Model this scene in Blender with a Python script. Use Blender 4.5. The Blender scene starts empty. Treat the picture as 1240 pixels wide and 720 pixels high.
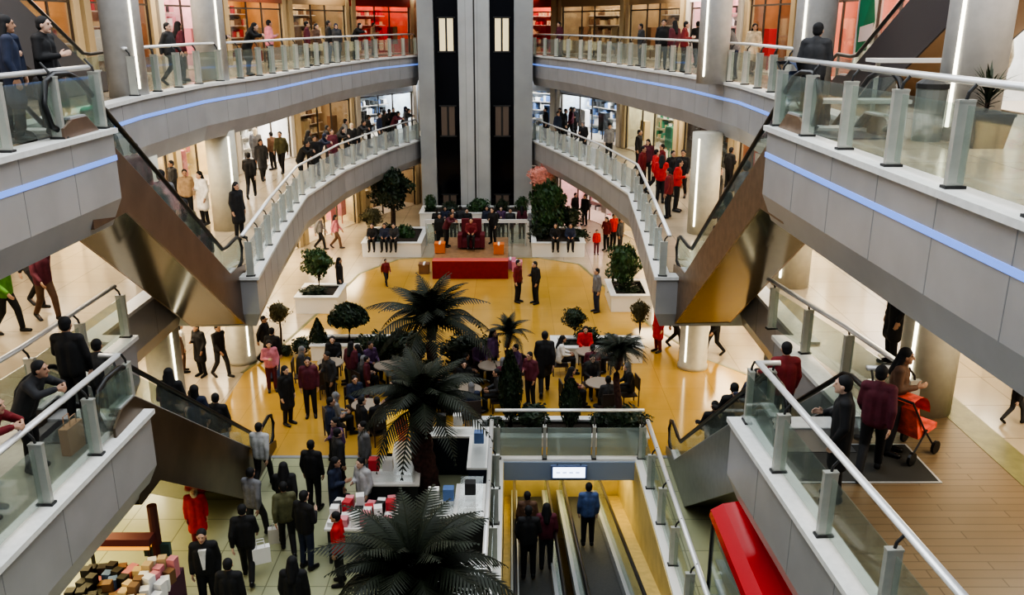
import bpy, bmesh, math, random
from mathutils import Vector, Matrix
random.seed(7)
sc = bpy.context.scene
col = sc.collection
PI = math.pi
# ------------------------------------------------------------------ camera numbers
F = 1050.0
TH = math.atan(332/1050)
CZ = 10.45
CS, SN = math.cos(TH), math.sin(TH)
def at(px, py, z):                      # pixel + height -> point of the hall
    a = TH + math.atan((py-360)/F); H = CZ-z; Y = H/math.tan(a)
    return ((px-620)*(Y*CS+H*SN)/F, Y)
def prj(x, y, z):
    H = CZ-z; f = y*CS+H*SN
    return 620+F*x/f, 360+F*(H*CS-y*SN)/f
def zat(py, Y):                         # height of pixel row py at distance Y
    return CZ - Y*math.tan(TH+math.atan((py-360)/F))
def xat(px, Y, z):
    return (px-620)*(Y*CS+(CZ-z)*SN)/F
G, L1, L2 = 0.0, 4.4, 8.8
# ------------------------------------------------------------------ materials
MATS = {}
def M(name, c=(.5,.5,.5), rough=.5, metal=0, emit=0, ec=None, spec=.5, noise=0, nscale=6, bump=0, coat=0):
    if name in MATS: return MATS[name]
    m = bpy.data.materials.new(name); m.use_nodes = True
    nt = m.node_tree; b = nt.nodes['Principled BSDF']
    b.inputs['Base Color'].default_value = (*c, 1)
    b.inputs['Roughness'].default_value = rough
    b.inputs['Metallic'].default_value = metal
    b.inputs['Specular IOR Level'].default_value = spec
    if coat: b.inputs['Coat Weight'].default_value = coat; b.inputs['Coat Roughness'].default_value = .08
    if emit:
        b.inputs['Emission Color'].default_value = (*(ec or c), 1)
        b.inputs['Emission Strength'].default_value = emit
    tc = nt.nodes.new('ShaderNodeTexCoord'); nz = nt.nodes.new('ShaderNodeTexNoise')
    nz.inputs['Scale'].default_value = nscale; nz.inputs['Detail'].default_value = 4
    nt.links.new(tc.outputs['Object'], nz.inputs['Vector'])
    if noise:
        r = nt.nodes.new('ShaderNodeMix'); r.data_type = 'RGBA'
        r.inputs[6].default_value = (*[max(0, x*(1-noise)) for x in c], 1)
        r.inputs[7].default_value = (*[min(1, x*(1+noise)) for x in c], 1)
        mr = nt.nodes.new('ShaderNodeMapRange'); mr.inputs[1].default_value = .35; mr.inputs[2].default_value = .65
        nt.links.new(nz.outputs['Fac'], mr.inputs[0]); nt.links.new(mr.outputs[0], r.inputs[0])
        nt.links.new(r.outputs[2], b.inputs['Base Color'])
    if bump:
        bp = nt.nodes.new('ShaderNodeBump'); bp.inputs['Strength'].default_value = bump
        nt.links.new(nz.outputs['Fac'], bp.inputs['Height']); nt.links.new(bp.outputs[0], b.inputs['Normal'])
    MATS[name] = m
    return m
def glass(name, tint=(.86,.93,.90), refl=.12, milk=0, milkc=(.75,.8,.76)):
    if name in MATS: return MATS[name]
    m = bpy.data.materials.new(name); m.use_nodes = True; nt = m.node_tree; nt.nodes.clear()
    o = nt.nodes.new('ShaderNodeOutputMaterial'); mx = nt.nodes.new('ShaderNodeMixShader')
    t = nt.nodes.new('ShaderNodeBsdfTransparent'); t.inputs[0].default_value = (*tint, 1)
    g = nt.nodes.new('ShaderNodeBsdfGlossy'); g.inputs['Roughness'].default_value = .04
    g.inputs['Color'].default_value = (.9,.95,.95,1)
    lw = nt.nodes.new('ShaderNodeLayerWeight'); lw.inputs[0].default_value=.35
    ma = nt.nodes.new('ShaderNodeMath'); ma.operation='MULTIPLY_ADD'; ma.use_clamp=True; ma.inputs[1].default_value=.22; ma.inputs[2].default_value=refl
    df = nt.nodes.new('ShaderNodeBsdfDiffuse'); df.inputs[0].default_value=(*milkc,1); m2=nt.nodes.new('ShaderNodeMixShader'); m2.inputs[0].default_value=milk
    nt.links.new(lw.outputs['Facing'], ma.inputs[0]); nt.links.new(ma.outputs[0], mx.inputs[0])
    nt.links.new(t.outputs[0], m2.inputs[1]); nt.links.new(df.outputs[0], m2.inputs[2])
    nt.links.new(m2.outputs[0], mx.inputs[1]); nt.links.new(g.outputs[0], mx.inputs[2]); nt.links.new(mx.outputs[0], o.inputs[0])
    MATS[name] = m; return m
def tiled(name, c, c2, size, rough, mortar=.012, mc=None, plank=False, spec=.5):
    if name in MATS: return MATS[name]
    m = bpy.data.materials.new(name); m.use_nodes = True; nt = m.node_tree; b = nt.nodes['Principled BSDF']
    tc = nt.nodes.new('ShaderNodeTexCoord'); br = nt.nodes.new('ShaderNodeTexBrick')
    br.offset = .5 if plank else 0.0
    br.inputs['Color1'].default_value = (*c, 1); br.inputs['Color2'].default_value = (*c2, 1)
    br.inputs['Mortar'].default_value = (*(mc or [x*.6 for x in c]), 1)
    br.inputs['Scale'].default_value = 1; br.inputs['Mortar Size'].default_value = mortar
    br.inputs['Brick Width'].default_value = size[0]; br.inputs['Row Height'].default_value = size[1]
    nt.links.new(tc.outputs['Object'], br.inputs['Vector'])
    nz = nt.nodes.new('ShaderNodeTexNoise'); nz.inputs['Scale'].default_value = .8; nz.inputs['Detail'].default_value = 5
    nt.links.new(tc.outputs['Object'], nz.inputs['Vector'])
    mx = nt.nodes.new('ShaderNodeMix'); mx.data_type = 'RGBA'; mx.blend_type = 'MULTIPLY'; mx.inputs[0].default_value = .35
    nt.links.new(br.outputs['Color'], mx.inputs[6]); nt.links.new(nz.outputs['Fac'], mx.inputs[7])
    nt.links.new(mx.outputs[2], b.inputs['Base Color'])
    b.inputs['Roughness'].default_value = rough; b.inputs['Specular IOR Level'].default_value = spec
    MATS[name] = m; return m

m_fascia = M('fascia panel', (.40,.395,.40), .32, 0.15, noise=.06, nscale=1.2, spec=.6)
m_ledge  = M('ledge stone', (.74,.74,.72), .35, noise=.05, nscale=9)
m_ceil   = M('gallery ceiling', (.55,.54,.53), .7)
m_gfloor = tiled('pale green terrazzo', (.40,.415,.265), (.435,.45,.29), (1.2,1.2), .2)
m_yellow = tiled('amber marble', (.58,.35,.080), (.62,.38,.098), (1.5,1.5), .14, .006, spec=.65)
m_cream  = tiled('cream marble', (.48,.40,.29), (.52,.435,.32), (1.2,1.2), .2)
m_wood   = tiled('brown plank', (.215,.15,.085), (.24,.172,.10), (1.6,.16), .38, .008, plank=True)
m_olive  = M('olive border stone', (.19,.18,.08), .35, noise=.15)
m_rail   = M('white handrail', (.80,.80,.80), .25, .3)
m_post   = M('grey post', (.50,.51,.47), .35, .35, noise=.05)
m_black  = M('black rubber', (.012,.012,.013), .35)
m_dark   = M('dark foot', (.03,.03,.03), .5)
m_glass  = glass('rail glass', (.84,.89,.86), .04, .055)
m_glass2 = glass('shop glass', (.96,.97,.97), .02)
m_blue   = M('blue led strip', (.2,.35,.9), .4, emit=.6, ec=(.20,.36,1.0))
m_white_led = M('white led strip', (1,1,.9), .4, emit=5, ec=(1,.93,.72))
m_bronze = M('bronze cladding', (.20,.135,.10), .34, .55, noise=.14, nscale=1.3)
m_bronze_dark = M('dark bronze cladding', (.12,.088,.06), .30, .55, noise=.2, nscale=1.1)
m_steelclad = M('grey steel cladding', (.24,.25,.24), .3, .6, noise=.08)
m_soffit = M('polished soffit', (.10,.085,.05), .14, .75, noise=.1)
m_step   = M('step metal', (.16,.16,.16), .4, .6)
m_steel  = M('brushed steel', (.50,.51,.52), .4, .35)
m_column = M('column cladding', (.52,.49,.40), .4, noise=.05)
m_column2 = M('upper column cladding', (.47,.46,.45), .4, noise=.05)
m_stone  = tiled('tower stone', (.36,.375,.375), (.40,.41,.41), (1.3,2.2), .3, .012, (.25,.26,.26))
m_stone_l = tiled('tower pilaster stone', (.50,.515,.51), (.54,.55,.55), (.6,2.2), .3, .012, (.33,.34,.34))
m_shaft  = M('lift shaft glass', (.006,.006,.009), .12, spec=.4)
m_cab    = M('lift cab glow', (.9,.75,.45), .5, emit=.45, ec=(1,.85,.5))
m_cabdim = M('lift cab dim', (.10,.075,.06), .5, emit=.03, ec=(1,.7,.5))
m_white  = M('white lacquer', (.78,.76,.72), .3)
m_soil   = M('soil', (.03,.022,.015), .9, noise=.3, nscale=20)
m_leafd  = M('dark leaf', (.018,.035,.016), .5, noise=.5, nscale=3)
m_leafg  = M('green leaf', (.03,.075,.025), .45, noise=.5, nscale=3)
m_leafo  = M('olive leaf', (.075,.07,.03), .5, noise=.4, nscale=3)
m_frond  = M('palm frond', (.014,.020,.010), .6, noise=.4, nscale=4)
m_bark   = M('bark', (.05,.03,.022), .9, noise=.4, nscale=14, bump=.5)
m_barkr  = M('reddish palm bark', (.065,.028,.024), .9, noise=.45, nscale=12, bump=.6)
m_pink   = M('pink blossom', (.75,.33,.27), .6, noise=.25)
m_red    = M('red cloth', (.22,.006,.008), .6, noise=.1)
m_redgl  = M('red lacquer', (.50,.006,.010), .22, coat=.4)
m_stage  = M('stage boards', (.28,.16,.08), .4, noise=.2)
m_tread  = M('walkway belt', (.05,.052,.05), .6, noise=.15, nscale=20)
m_pity   = M('yellow pit wall', (.64,.50,.22), .5, noise=.1, nscale=2)
m_pitb   = M('blue grey beam', (.30,.36,.46), .4)
m_sign   = M('lit sign', (.8,.85,1), .4, emit=3.2, ec=(.72,.80,1))
m_pot    = M('charcoal pot', (.03,.032,.042), .5)
m_blackw = M('black counter', (.02,.02,.024), .3)
m_orange = M('orange lamp', (.9,.35,.05), .5, emit=1.0, ec=(1,.45,.06))
m_wall   = M('outer wall', (.40,.36,.30), .7)
# ------------------------------------------------------------------ mesh builder
class MB:
    def __init__(s): s.v=[]; s.f=[]; s.m=[]; s.cur=0
    def add(s, vs, fs):
        b=len(s.v); s.v += [tuple(p) for p in vs]
        for f in fs: s.f.append([b+i for i in f]); s.m.append(s.cur)
        return s
    def box(s, c, d, rz=0, tilt=None):
        x,y,z=[k/2 for k in d]
        vs=[Vector((a*x,b*y,e*z)) for a in(-1,1) for b in(-1,1) for e in(-1,1)]
        R=Matrix.Rotation(rz,3,'Z')
        if tilt is not None: R = R @ Matrix.Rotation(tilt,3,'X')
        vs=[R@v+Vector(c) for v in vs]
        return s.add(vs,[(0,1,3,2),(4,6,7,5),(0,4,5,1),(2,3,7,6),(0,2,6,4),(1,5,7,3)])
    def bp(s, x0,x1,y0,y1,z0,z1):
        return s.box(((x0+x1)/2,(y0+y1)/2,(z0+z1)/2),(abs(x1-x0),abs(y1-y0),abs(z1-z0)))
    def tube(s, pts, r, n=8):
        pts=[Vector(p) for p in pts]; rs=r if isinstance(r,(list,tuple)) else [r]*len(pts)
        rings=[]; up=Vector((0,0,1))
        for i,p in enumerate(pts):
            d=(pts[min(i+1,len(pts)-1)]-pts[max(i-1,0)]).normalized()
            a=d.cross(up)
            if a.length<.05: a=d.cross(Vector((1,0,0)))
            a.normalize(); b=a.cross(d).normalized()
            rings.append([p+(a*math.cos(2*PI*k/n)+b*math.sin(2*PI*k/n))*rs[i] for k in range(n)])
        vs=[q for rr in rings for q in rr]; fs=[]
        for i in range(len(pts)-1):
            for k in range(n): fs.append((i*n+k,i*n+(k+1)%n,(i+1)*n+(k+1)%n,(i+1)*n+k))
        fs.append(tuple(range(n))[::-1]); fs.append(tuple((len(pts)-1)*n+k for k in range(n)))
        return s.add(vs,fs)
    def lathe(s, prof, c=(0,0,0), n=20):
        vs=[];fs=[]
        for r,z in prof:
            for k in range(n): vs.append((c[0]+r*math.cos(2*PI*k/n),c[1]+r*math.sin(2*PI*k/n),c[2]+z))
        for i in range(len(prof)-1):
            for k in range(n): fs.append((i*n+k,i*n+(k+1)%n,(i+1)*n+(k+1)%n,(i+1)*n+k))
        fs.append(tuple(range(n))[::-1]); fs.append(tuple((len(prof)-1)*n+k for k in range(n)))
        return s.add(vs,fs)
    def prism(s, poly, z0, z1):
        n=len(poly)
        A=sum(poly[i][0]*poly[(i+1)%n][1]-poly[(i+1)%n][0]*poly[i][1] for i in range(n))
        if A<0: poly=poly[::-1]
        vs=[(x,y,z0) for x,y in poly]+[(x,y,z1) for x,y in poly]
        c=s.cur
        s.add(vs,[tuple(range(n))[::-1],tuple(range(n,2*n))]+[(i,(i+1)%n,n+(i+1)%n,n+i) for i in range(n)])
        return s
    def ell(s, c, r, nu=12, nv=8):
        vs=[(c[0],c[1],c[2]-r[2])];fs=[]
        for j in range(1,nv):
            t=-PI/2+PI*j/nv
            for k in range(nu): vs.append((c[0]+r[0]*math.cos(t)*math.cos(2*PI*k/nu),c[1]+r[1]*math.cos(t)*math.sin(2*PI*k/nu),c[2]+r[2]*math.sin(t)))
        vs.append((c[0],c[1],c[2]+r[2])); L=len(vs)-1
        for k in range(nu):
            fs.append((0,1+(k+1)%nu,1+k)); fs.append((L,L-nu+k,L-nu+(k+1)%nu))
            for j in range(nv-2): 
                a=1+j*nu; fs.append((a+k,a+(k+1)%nu,a+nu+(k+1)%nu,a+nu+k))
        return s.add(vs,fs)
    def yz(s, poly, x0, x1):            # polygon in (y,z) extruded along x
        n=len(poly); vs=[(x0,y,z) for y,z in poly]+[(x1,y,z) for y,z in poly]
        return s.add(vs,[tuple(range(n)),tuple(range(n,2*n))[::-1]]+[(i,n+i,n+(i+1)%n,(i+1)%n) for i in range(n)])
    def sweep(s, path, prof, side=1):   # prof: (offset towards the void, z); side +1: void lies right of travel
        n=len(prof); P=[Vector(p) for p in path]; rings=[]
        for i,p in enumerate(P):
            ds=[]
            if i>0: ds.append((P[i]-P[i-1]).normalized())
            if i<len(P)-1: ds.append((P[i+1]-P[i]).normalized())
            ns=[Vector((d.y,-d.x))*side for d in ds]
            nn=ns[0] if len(ns)==1 else (ns[0]+ns[1]).normalized()
            k=1/max(.45,nn.dot(ns[0]))
            rings.append([(p.x+nn.x*o*k,p.y+nn.y*o*k,z) for o,z in prof])
        vs=[q for r in rings for q in r]; fs=[]
        for i in range(len(P)-1):
            for k in range(n): fs.append((i*n+k,i*n+(k+1)%n,(i+1)*n+(k+1)%n,(i+1)*n+k))
        fs.append(tuple(range(n))); fs.append(tuple((len(P)-1)*n+k for k in range(n))[::-1])
        return s.add(vs,fs)
    def mesh(s, name, mats, smooth=False):
        me=bpy.data.meshes.new(name); me.from_pydata(s.v,[],s.f)
        for m in (mats if isinstance(mats,(list,tuple)) else [mats]): me.materials.append(m)
        me.polygons.foreach_set('material_index', s.m)
        bm=bmesh.new(); bm.from_mesh(me); bmesh.ops.recalc_face_normals(bm,faces=bm.faces); bm.to_mesh(me); bm.free()
        if smooth: me.polygons.foreach_set('use_smooth',[True]*len(me.polygons))
        me.update(); return me
    def obj(s, name, mats, parent=None, smooth=False, loc=None):
        return link(name, s.mesh(name,mats,smooth), parent, loc)
def link(name, me, parent=None, loc=None, rz=0, scale=None):
    o=bpy.data.objects.new(name, me); col.objects.link(o)
    if parent is not None: o.parent=parent
    if loc is not None: o.location=loc
    if rz: o.rotation_euler=(0,0,rz)
    if scale is not None: o.scale=(scale,)*3 if not isinstance(scale,tuple) else scale
    return o
def tag(o, label, cat, group=None):
    o['label']=label; o['category']=cat
    if group: o['group']=group
    return o
def thing(name, label, cat, loc=(0,0,0), rz=0, group=None, scale=None):
    o=link(name, None, None, loc, rz, scale); return tag(o,label,cat,group)
def struct(o, label=None):
    o['kind']='structure'
    if label: o['label']=label
    return o
ORD=['first','second','third','fourth','fifth','sixth','seventh','eighth','ninth','tenth','eleventh','twelfth','thirteenth','fourteenth','fifteenth','sixteenth','seventeenth','eighteenth']
# ------------------------------------------------------------------ plan of the hall
L2L=[(-6.55,4.5),(-6.4,14.05),(-8.0,14.05),(-8.55,20.4),(-8.5,24.5),(-7.9,28.4),(-7.4,36.4),(-6.4,43),(-4.95,47.6)]
L2R=[(4.45,4.5),(4.2,14.4),(5.85,14.4),(6.1,20.2),(6.2,24.2),(5.65,29.3),(4.5,35),(3.05,41.5),(1.05,47.6)]
L1L=[(-6.05,4.5),(-5.9,12.9),(-7.6,12.9),(-7.6,16.4),(-8.35,16.4),(-8.35,20.7),(-6.35,20.7),(-6.95,25.5),(-7.55,31.4),(-7.2,37.2),(-6.15,43.2),(-4.95,47.4)]
L1R=[(3.95,4.5),(3.5,12.6),(5.45,12.6),(5.3,16.4),(5.75,16.4),(5.75,20.7),(3.6,20.7),(3.95,25.5),(4.35,31.8),(3.55,37.2),(2.4,42.2),(1.05,47.4)]
OUTL=[(-14.6,59),(-14.6,4.5)]; OUTR=[(11.6,59),(11.6,4.5)]
HB={L1:1.3,L2:1.5}
def slab(path, out, z, xm, fl):
    b=MB(); poly=path+[(path[-1][0],49.6),(xm,49.6),(xm,59)]+out
    h=HB[z]
    b.cur=1; b.prism(poly, z-h+.12, z-.06)
    b.cur=0; b.prism(poly, z-.06, z)
    o=b.obj('floor',[fl,m_ceil]); return struct(o)
def in_path(path, d, side):              # same path pushed away from the void by d
    b=MB().sweep(path,[(-d,0)],side); return [(v[0],v[1]) for v in b.v[:len(path)]]
for path,out,z,side,xm in ((L1L,OUTL,L1,1,-1.9),(L1R,OUTR,L1,-1,-1.9),(L2L,OUTL,L2,1,-1.9),(L2R,OUTR,L2,-1,-1.9)):
    sp=[(x,{14.05:13.4,14.4:13.8}.get(y,y)) for x,y in path]
    slab(in_path(sp,.25,side),out,z,xm,m_cream)
    h=HB[z]
    f=MB().sweep(path,[(0,z+.0),(0,z-h*.72),(-.14,z-h),(-.3,z-h),(-.3,z-.0)],side).obj('fascia',m_fascia); struct(f)
    jb=MB()
    for (xa,ya),(xb,yb) in zip(path[:-1],path[1:]):
        Ls=math.hypot(xb-xa,yb-ya); n_=int(Ls/1.45); u=((xb-xa)/Ls,(yb-ya)/Ls)
        for k in range(1,n_+1):
            s_=Ls*k/(n_+1); jb.box((xa+u[0]*s_+u[1]*side*.001,ya+u[1]*s_-u[0]*side*.001,z-h*.36-.02),(.014,.006,h*.70),math.atan2(u[1],u[0]))
    jb.obj('panel_joint',M('panel joint',(.30,.30,.30),.5),f)
    l=MB().sweep(path,[(.06,z-.03),(.06,z+.05),(-.34,z+.05),(-.34,z-.03)],side).obj('ledge',m_ledge); struct(l)
    if z==L2:
        s=MB().sweep(path,[(.012,z-.46),(.012,z-.38),(-.02,z-.38),(-.02,z-.46)],side).obj('light_strip',m_blue,f)
# ground floor with the walkway pit cut out
PX0,PX1,PY0,PY1=-.22,3.08,10.5,19.45
b=MB()
for r in ((-15,PX0,4.5,60),(PX1,12,4.5,60),(PX0,PX1,PY1,60),(PX0,PX1,4.5,PY0)): b.bp(*r,-.5,0)
struct(b.obj('floor',m_gfloor))
YP=[(-8.1,19.7),(-8.4,25.2),(-7.7,28),(-7.0,33),(-6.6,36.5),(-5.2,38.9),(-4.2,39.1),(1.2,39.1),(3.0,38),(3.9,34),(5.0,29.5),(6.1,26.6),(7.6,24.6),(7.2,21.5),(5.8,19.7)]
CP=[(-13.6,19.7),(-13.6,58),(10.8,58),(10.8,19.7)]
struct(MB().prism(CP,0,.006).obj('floor',m_cream)); struct(MB().prism(YP,0,.012).obj('floor',m_yellow))
o=MB().sweep(YP[1:-1],[(0,0),(0,.016),(-.12,.016),(-.12,0)],1).obj('floor_border',m_olive); struct(o)
o=MB().bp(-8.3,-.5,19.62,19.74,0,.018).bp(3.35,6.5,19.62,19.74,0,.018).obj('floor_border',M('grey threshold',(.3,.3,.3),.3)); struct(o)
# wing floor of brown planks with its olive border and pale strip
struct(MB().prism([(4.05,5),(3.85,11.9),(3.8,12.3),(5.4,12.3),(6.2,13.9),(7.0,13.9),(7.0,5)],L1,L1+.006).obj('floor',m_wood))
struct(MB().prism([(7.0,5),(7.0,15.5),(7.5,15.5),(7.5,5)],L1,L1+.012).obj('floor_border',m_olive))
struct(MB().prism([(-6.35,5),(-6.2,12.6),(-8,12.6),(-8.2,5)],L1,L1+.006).obj('floor',M('grey landing stone',(.30,.29,.26),.35,noise=.1)))
# outer walls
struct(MB().bp(-14.9,-14.6,4.5,59,-3.5,13).obj('wall_left',m_wall)); struct(MB().bp(11.6,11.9,4.5,59,-3.5,13).obj('wall_right',m_wall))
struct(MB().bp(-14.9,11.9,59,59.3,-3.5,13).obj('wall_back',m_wall))
# ceiling over the far upper gallery
for path,out,side in ((L2L[4:],[(-14.6,59),(-14.6,23.5)],1),(L2R[4:],[(11.6,59),(11.6,23.5)],-1)):
    p=in_path(path,.3,side); struct(MB().prism([(p[0][0],23.5)]+p[1:]+[(p[-1][0],49.6),(-1.9,49.6),(-1.9,59)]+out,11.95,12.2).obj('ceiling',m_ceil))
# ------------------------------------------------------------------ columns
def column(x,y,ztop,label,r=.44,seams=True):
    c=MB(); c.lathe([(r+.03,0),(r+.03,.12),(r,.14),(r,L1-HB[L1]+.1)],(x,y,0),28)
    t=struct(c.obj('column',m_column,None,True),label)
    u=MB().lathe([(r,L1),(r,L2-HB[L2]+.1)],(x,y,0),28).obj('shaft',m_column,t,True)
    u=MB().lathe([(r,L2),(r,ztop)],(x,y,0),28).obj('shaft',m_column2,t,True)
    a=math.atan2(-y,-x)+.55*(1 if x<0 else -1)
    for z0,z1 in ((.3,L1-HB[L1]-.05),(L1+.25,L2-HB[L2]-.05),(L2+.2,ztop)):
        MB().box((x+(r+.005)*math.cos(a),y+(r+.005)*math.sin(a),(z0+z1)/2),(.03,.045,z1-z0),a).obj('light_strip',m_white_led,t)
for x,y,l in ((-8.75,26.2,'round column behind the upper escalator head'),(-9.0,20.9,'round column with a vertical light strip'),(5.75,25.7,'round column facing the amber floor'),
              (6.75,20.2,'round column beside the upper gallery bend'),(6.75,13.1,'round column on the brown plank floor')):
    column(x,y,13.5,l)
# ------------------------------------------------------------------ lift tower
t=struct(link('lift_tower',None,None,(0,0,0)),'tall grey stone lift tower with two dark glass shafts')
T0,T1=46.6,49.4
for x0,x1,nm,mt in ((-4.88,-4.05,'pier',m_stone),(-2.78,-1.16,'pilaster',m_stone_l),(.10,1.08,'pier',m_stone)):
    MB().bp(x0,x1,T0,T1,0,14.5).obj(nm,mt,t)
MB().bp(-2.0,-1.93,T0-.03,T0,0,14.5).obj('groove',m_dark,t)
for x0,x1 in ((-4.05,-2.78),(-1.16,.10)):
    MB().bp(x0,x1,T0+.45,T1,0,14.5).obj('shaft_glass',m_shaft,t)
    cx=(x0+x1)/2
    for z0,z1,mt in ((zat(62,T0),zat(22,T0),m_cab),(zat(165,T0),zat(130,T0),m_cabdim),(zat(258,T0),zat(238,T0),m_cabdim)):
        w=MB().bp(cx-.36,cx-.05,T0+.42,T0+.45,z0,z1).bp(cx+.05,cx+.36,T0+.42,T0+.45,z0,z1).obj('cab_window',mt,t)
        MB().bp(cx-.46,cx+.46,T0+.40,T0+.43,z1,z1+.08).bp(cx-.46,cx+.46,T0+.40,T0+.43,z0-.08,z0).bp(cx-.03,cx+.03,T0+.40,T0+.43,z0,z1).obj('cab_frame',m_dark,w)
# ------------------------------------------------------------------ railings
def post_mesh():
    b=MB(); b.cur=0; b.box((0,0,.43),(.075,.17,.86)); b.box((0,0,.87),(.085,.18,.025))
    b.cur=1; b.box((0,0,.015),(.12,.22,.03)); b.tube([(0,0,.86),(0,-.02,.95),(0,-.12,1.07)],.018,6)
    return b.mesh('post',[m_post,m_dark])
POST=post_mesh()
def railing(label, path, side, z, step=1.45, inset=.14, h=1.1, ends=(0,0), glassmat=None, lab2=None):
    """glass balustrade: handrail, each post, each glass panel a child"""
    t=thing('railing',label,'railing',(path[0][0],path[0][1],z)); o=Vector((path[0][0],path[0][1],0))
    lp=[(p[0]-o.x,p[1]-o.y) for p in path]
    zz=.05
    hr=MB().sweep(lp,[(-inset-.12+.055*math.cos(k*PI/4),h+.04*math.sin(k*PI/4)) for k in range(8)],side).obj('handrail',m_rail,t,True)
    ip=in_path(lp,inset,side)
    for i in range(len(ip)-1):
        a,bq=Vector(ip[i]),Vector(ip[i+1]); d=bq-a; L=d.length
        if L<.25: continue
        n=max(1,round(L/step)); u=d/L; ang=math.atan2(u.y,u.x)
        nrm=Vector((u.y,-u.x))*side
        rz=math.atan2(nrm.y,nrm.x)-PI/2
        for k in range(n+1):
            if k==n and i<len(ip)-2: continue
            p=a+u*(L*k/n)
            if k==0: p=a+u*.06
            if k==n: p=a+u*(L-.06)
            link('post',POST,t,(p.x,p.y,zz),rz)
        g=MB()
        for k in range(n):
            q=a+u*(L*(k+.5)/n)
            MB().box((q.x,q.y,zz+.45),(L/n-.14,.014,.76),ang).obj('glass_panel',glassmat or m_glass,t)
    return t
railing('glass railing with white handrail along the lower left wing ledge',[L1L[0],L1L[1],(-7.4+.95,12.9)],1,L1)
railing('glass railing beside the dark escalator head on the lower left wing',[(-7.75,10.4),(-7.6,12.9),(-7.6,16.4)],1,L1)
railing('glass railing around the far lower gallery from bronze escalator to lift tower',L1L[6:],1,L1,glassmat=glass('rail glass with painted glare',(.9,.95,.95),.06,.22,(.85,.9,.95)))  # white diffuse in this glass stands in for reflected lights
railing('glass railing with white handrail beside the brown plank floor',[L1R[0],L1R[1],(4.1,12.6)],-1,L1)
railing('glass railing with pointed white corner beside the round column',[(5.35,12.0),(6.1,12.0),(5.85,14),(5.35,16.9)],1,L1,inset=.02)
railing('glass railing around the far lower gallery opposite, past the red jacket crowd',L1R[6:],-1,L1,glassmat=glass('rail glass with painted glare'))
railing('upper glass railing on the short wing crowded with dark figures',L2L[:2],1,L2,h=.99)
railing('upper glass railing sweeping past the brown and pink shops',L2L[3:],1,L2)
railing('upper glass railing in front of the stroller and charcoal pot',L2R[:2],-1,L2)
railing('upper glass railing sweeping past the tan and salmon shops',L2R[3:],-1,L2)
# ------------------------------------------------------------------ escalators
def escalator(label, top, bot, zb, w=1.4, clad=m_bronze, ptop=.38, D=.9, land=1.1, landt=.8, soff=m_soffit, topdrop=1.4):
    dx,dy=bot[0]-top[0],bot[1]-top[1]; L=math.hypot(dx,dy); rz=math.atan2(dy,dx)-PI/2
    z1=0.0; z0=bot[2]-top[2]; zb=zb-top[2]; s=(z1-z0)/L
    t=thing('escalator',label,'escalator',tuple(top),rz)
    yt=(topdrop-D)/s; yb=(z1-D-zb)/s
    up=[(-landt,z1+.2),(-.5,z1+ptop),(0,z1+ptop),(L,z0+ptop),(L+.5,z0+ptop),(L+land,z0+.2)]
    low=[(L+land,zb),(yb,zb),(yt,z1-topdrop),(-.3,z1-topdrop),(-.3,z1+.02),(-landt,z1+.02)]
    if zb>=z0-.01: low=[(L+land,z0+.02),(min(yb,L),z0+.02)]+low[2:]
    h=w/2
    for sx in (-1,1):
        MB().yz(up+low,sx*h-.04*(sx>0),sx*h+.04*(sx<0)).obj('side_panel',clad,t)
    lowp=low[:4]; b=MB()
    for (ya,za),(yc,zc) in zip(lowp[:-1],lowp[1:]):
        b.yz([(ya,za),(yc,zc),(yc,zc+.04),(ya,za+.04)],-h+.04,h-.04)
    b.yz([(-.3,z1-topdrop),(-.3,z1-.1),(-.26,z1-.1),(-.26,z1-topdrop)],-h+.04,h-.04)
    b.obj('soffit',soff,t)
    n=int(round((z1-z0)/.2)); b=MB(); hs=(z1-z0)/n; ds=L/n
    for k in range(n): b.bp(-.5,.5,k*ds,(k+1)*ds+.01,z1-(k+1)*hs-.12,z1-(k+1)*hs+ (hs if k==0 else 0)*0)
    b.bp(-.5,.5,-.9,0,z1-.03,z1+.03); b.bp(-.5,.5,L,L+.9,z0-.02,z0+.03)
    b.obj('steps',m_step,t)
    for sx in (-1,1):
        x=sx*.6
        MB().yz([(-landt+.1,z1+.25),(-.5,z1+ptop),(0,z1+ptop),(L,z0+ptop),(L+.5,z0+ptop),(L+land-.1,z0+.25),(L+land+.15,z0+.6),(L+land-.1,z0+.9),(L,z0+.84),(0,z1+.84),(-landt+.1,z1+.9),(-landt-.15,z1+.6)],x-.008,x+.008).obj('glass_balustrade',m_glass,t)
        pts=[(x,-landt+.2,z1+.12),(x,-landt-.12,z1+.25),(x,-landt-.25,z1+.58),(x,-landt-.1,z1+.86),(x,-landt+.15,z1+.95),(x,-.2,z1+.94),(x,.15,z1+.84),(x,L-.15,z0+.96),(x,L+.2,z0+.92),(x,L+land-.15,z0+.95),(x,L+land+.1,z0+.86),(x,L+land+.25,z0+.58),(x,L+land+.12,z0+.25),(x,L+.9,z0+.12)]
        MB().tube(pts,.045,8).obj('handrail',m_black,t,True)
        MB().yz([(-.5,z1+ptop),(0,z1+ptop),(L,z0+ptop),(L+.5,z0+ptop),(L+.5,z0+ptop+.03),(L,z0+ptop+.03),(0,z1+ptop+.03),(-.5,z1+ptop+.03)],x-.09,x+.09).obj('deck_strip',m_steel,t)
    return t
ESC={'A':((-7.19,13.4,L2),(-7.45,20.0,L1)),'B':((5.02,13.85,L2),(4.86,20.1,L1)),
     'C':((-6.72,12.7,L1),(-6.78,19.1,G)),'D':((4.58,12.4,L1),(4.62,18.8,G))}
escalator('upper bronze escalator coming down beside the cream lit shops, dark riders on it',*ESC['A'],3.05,1.42,m_bronze,land=1.25,D=.72,ptop=.3)
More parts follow.
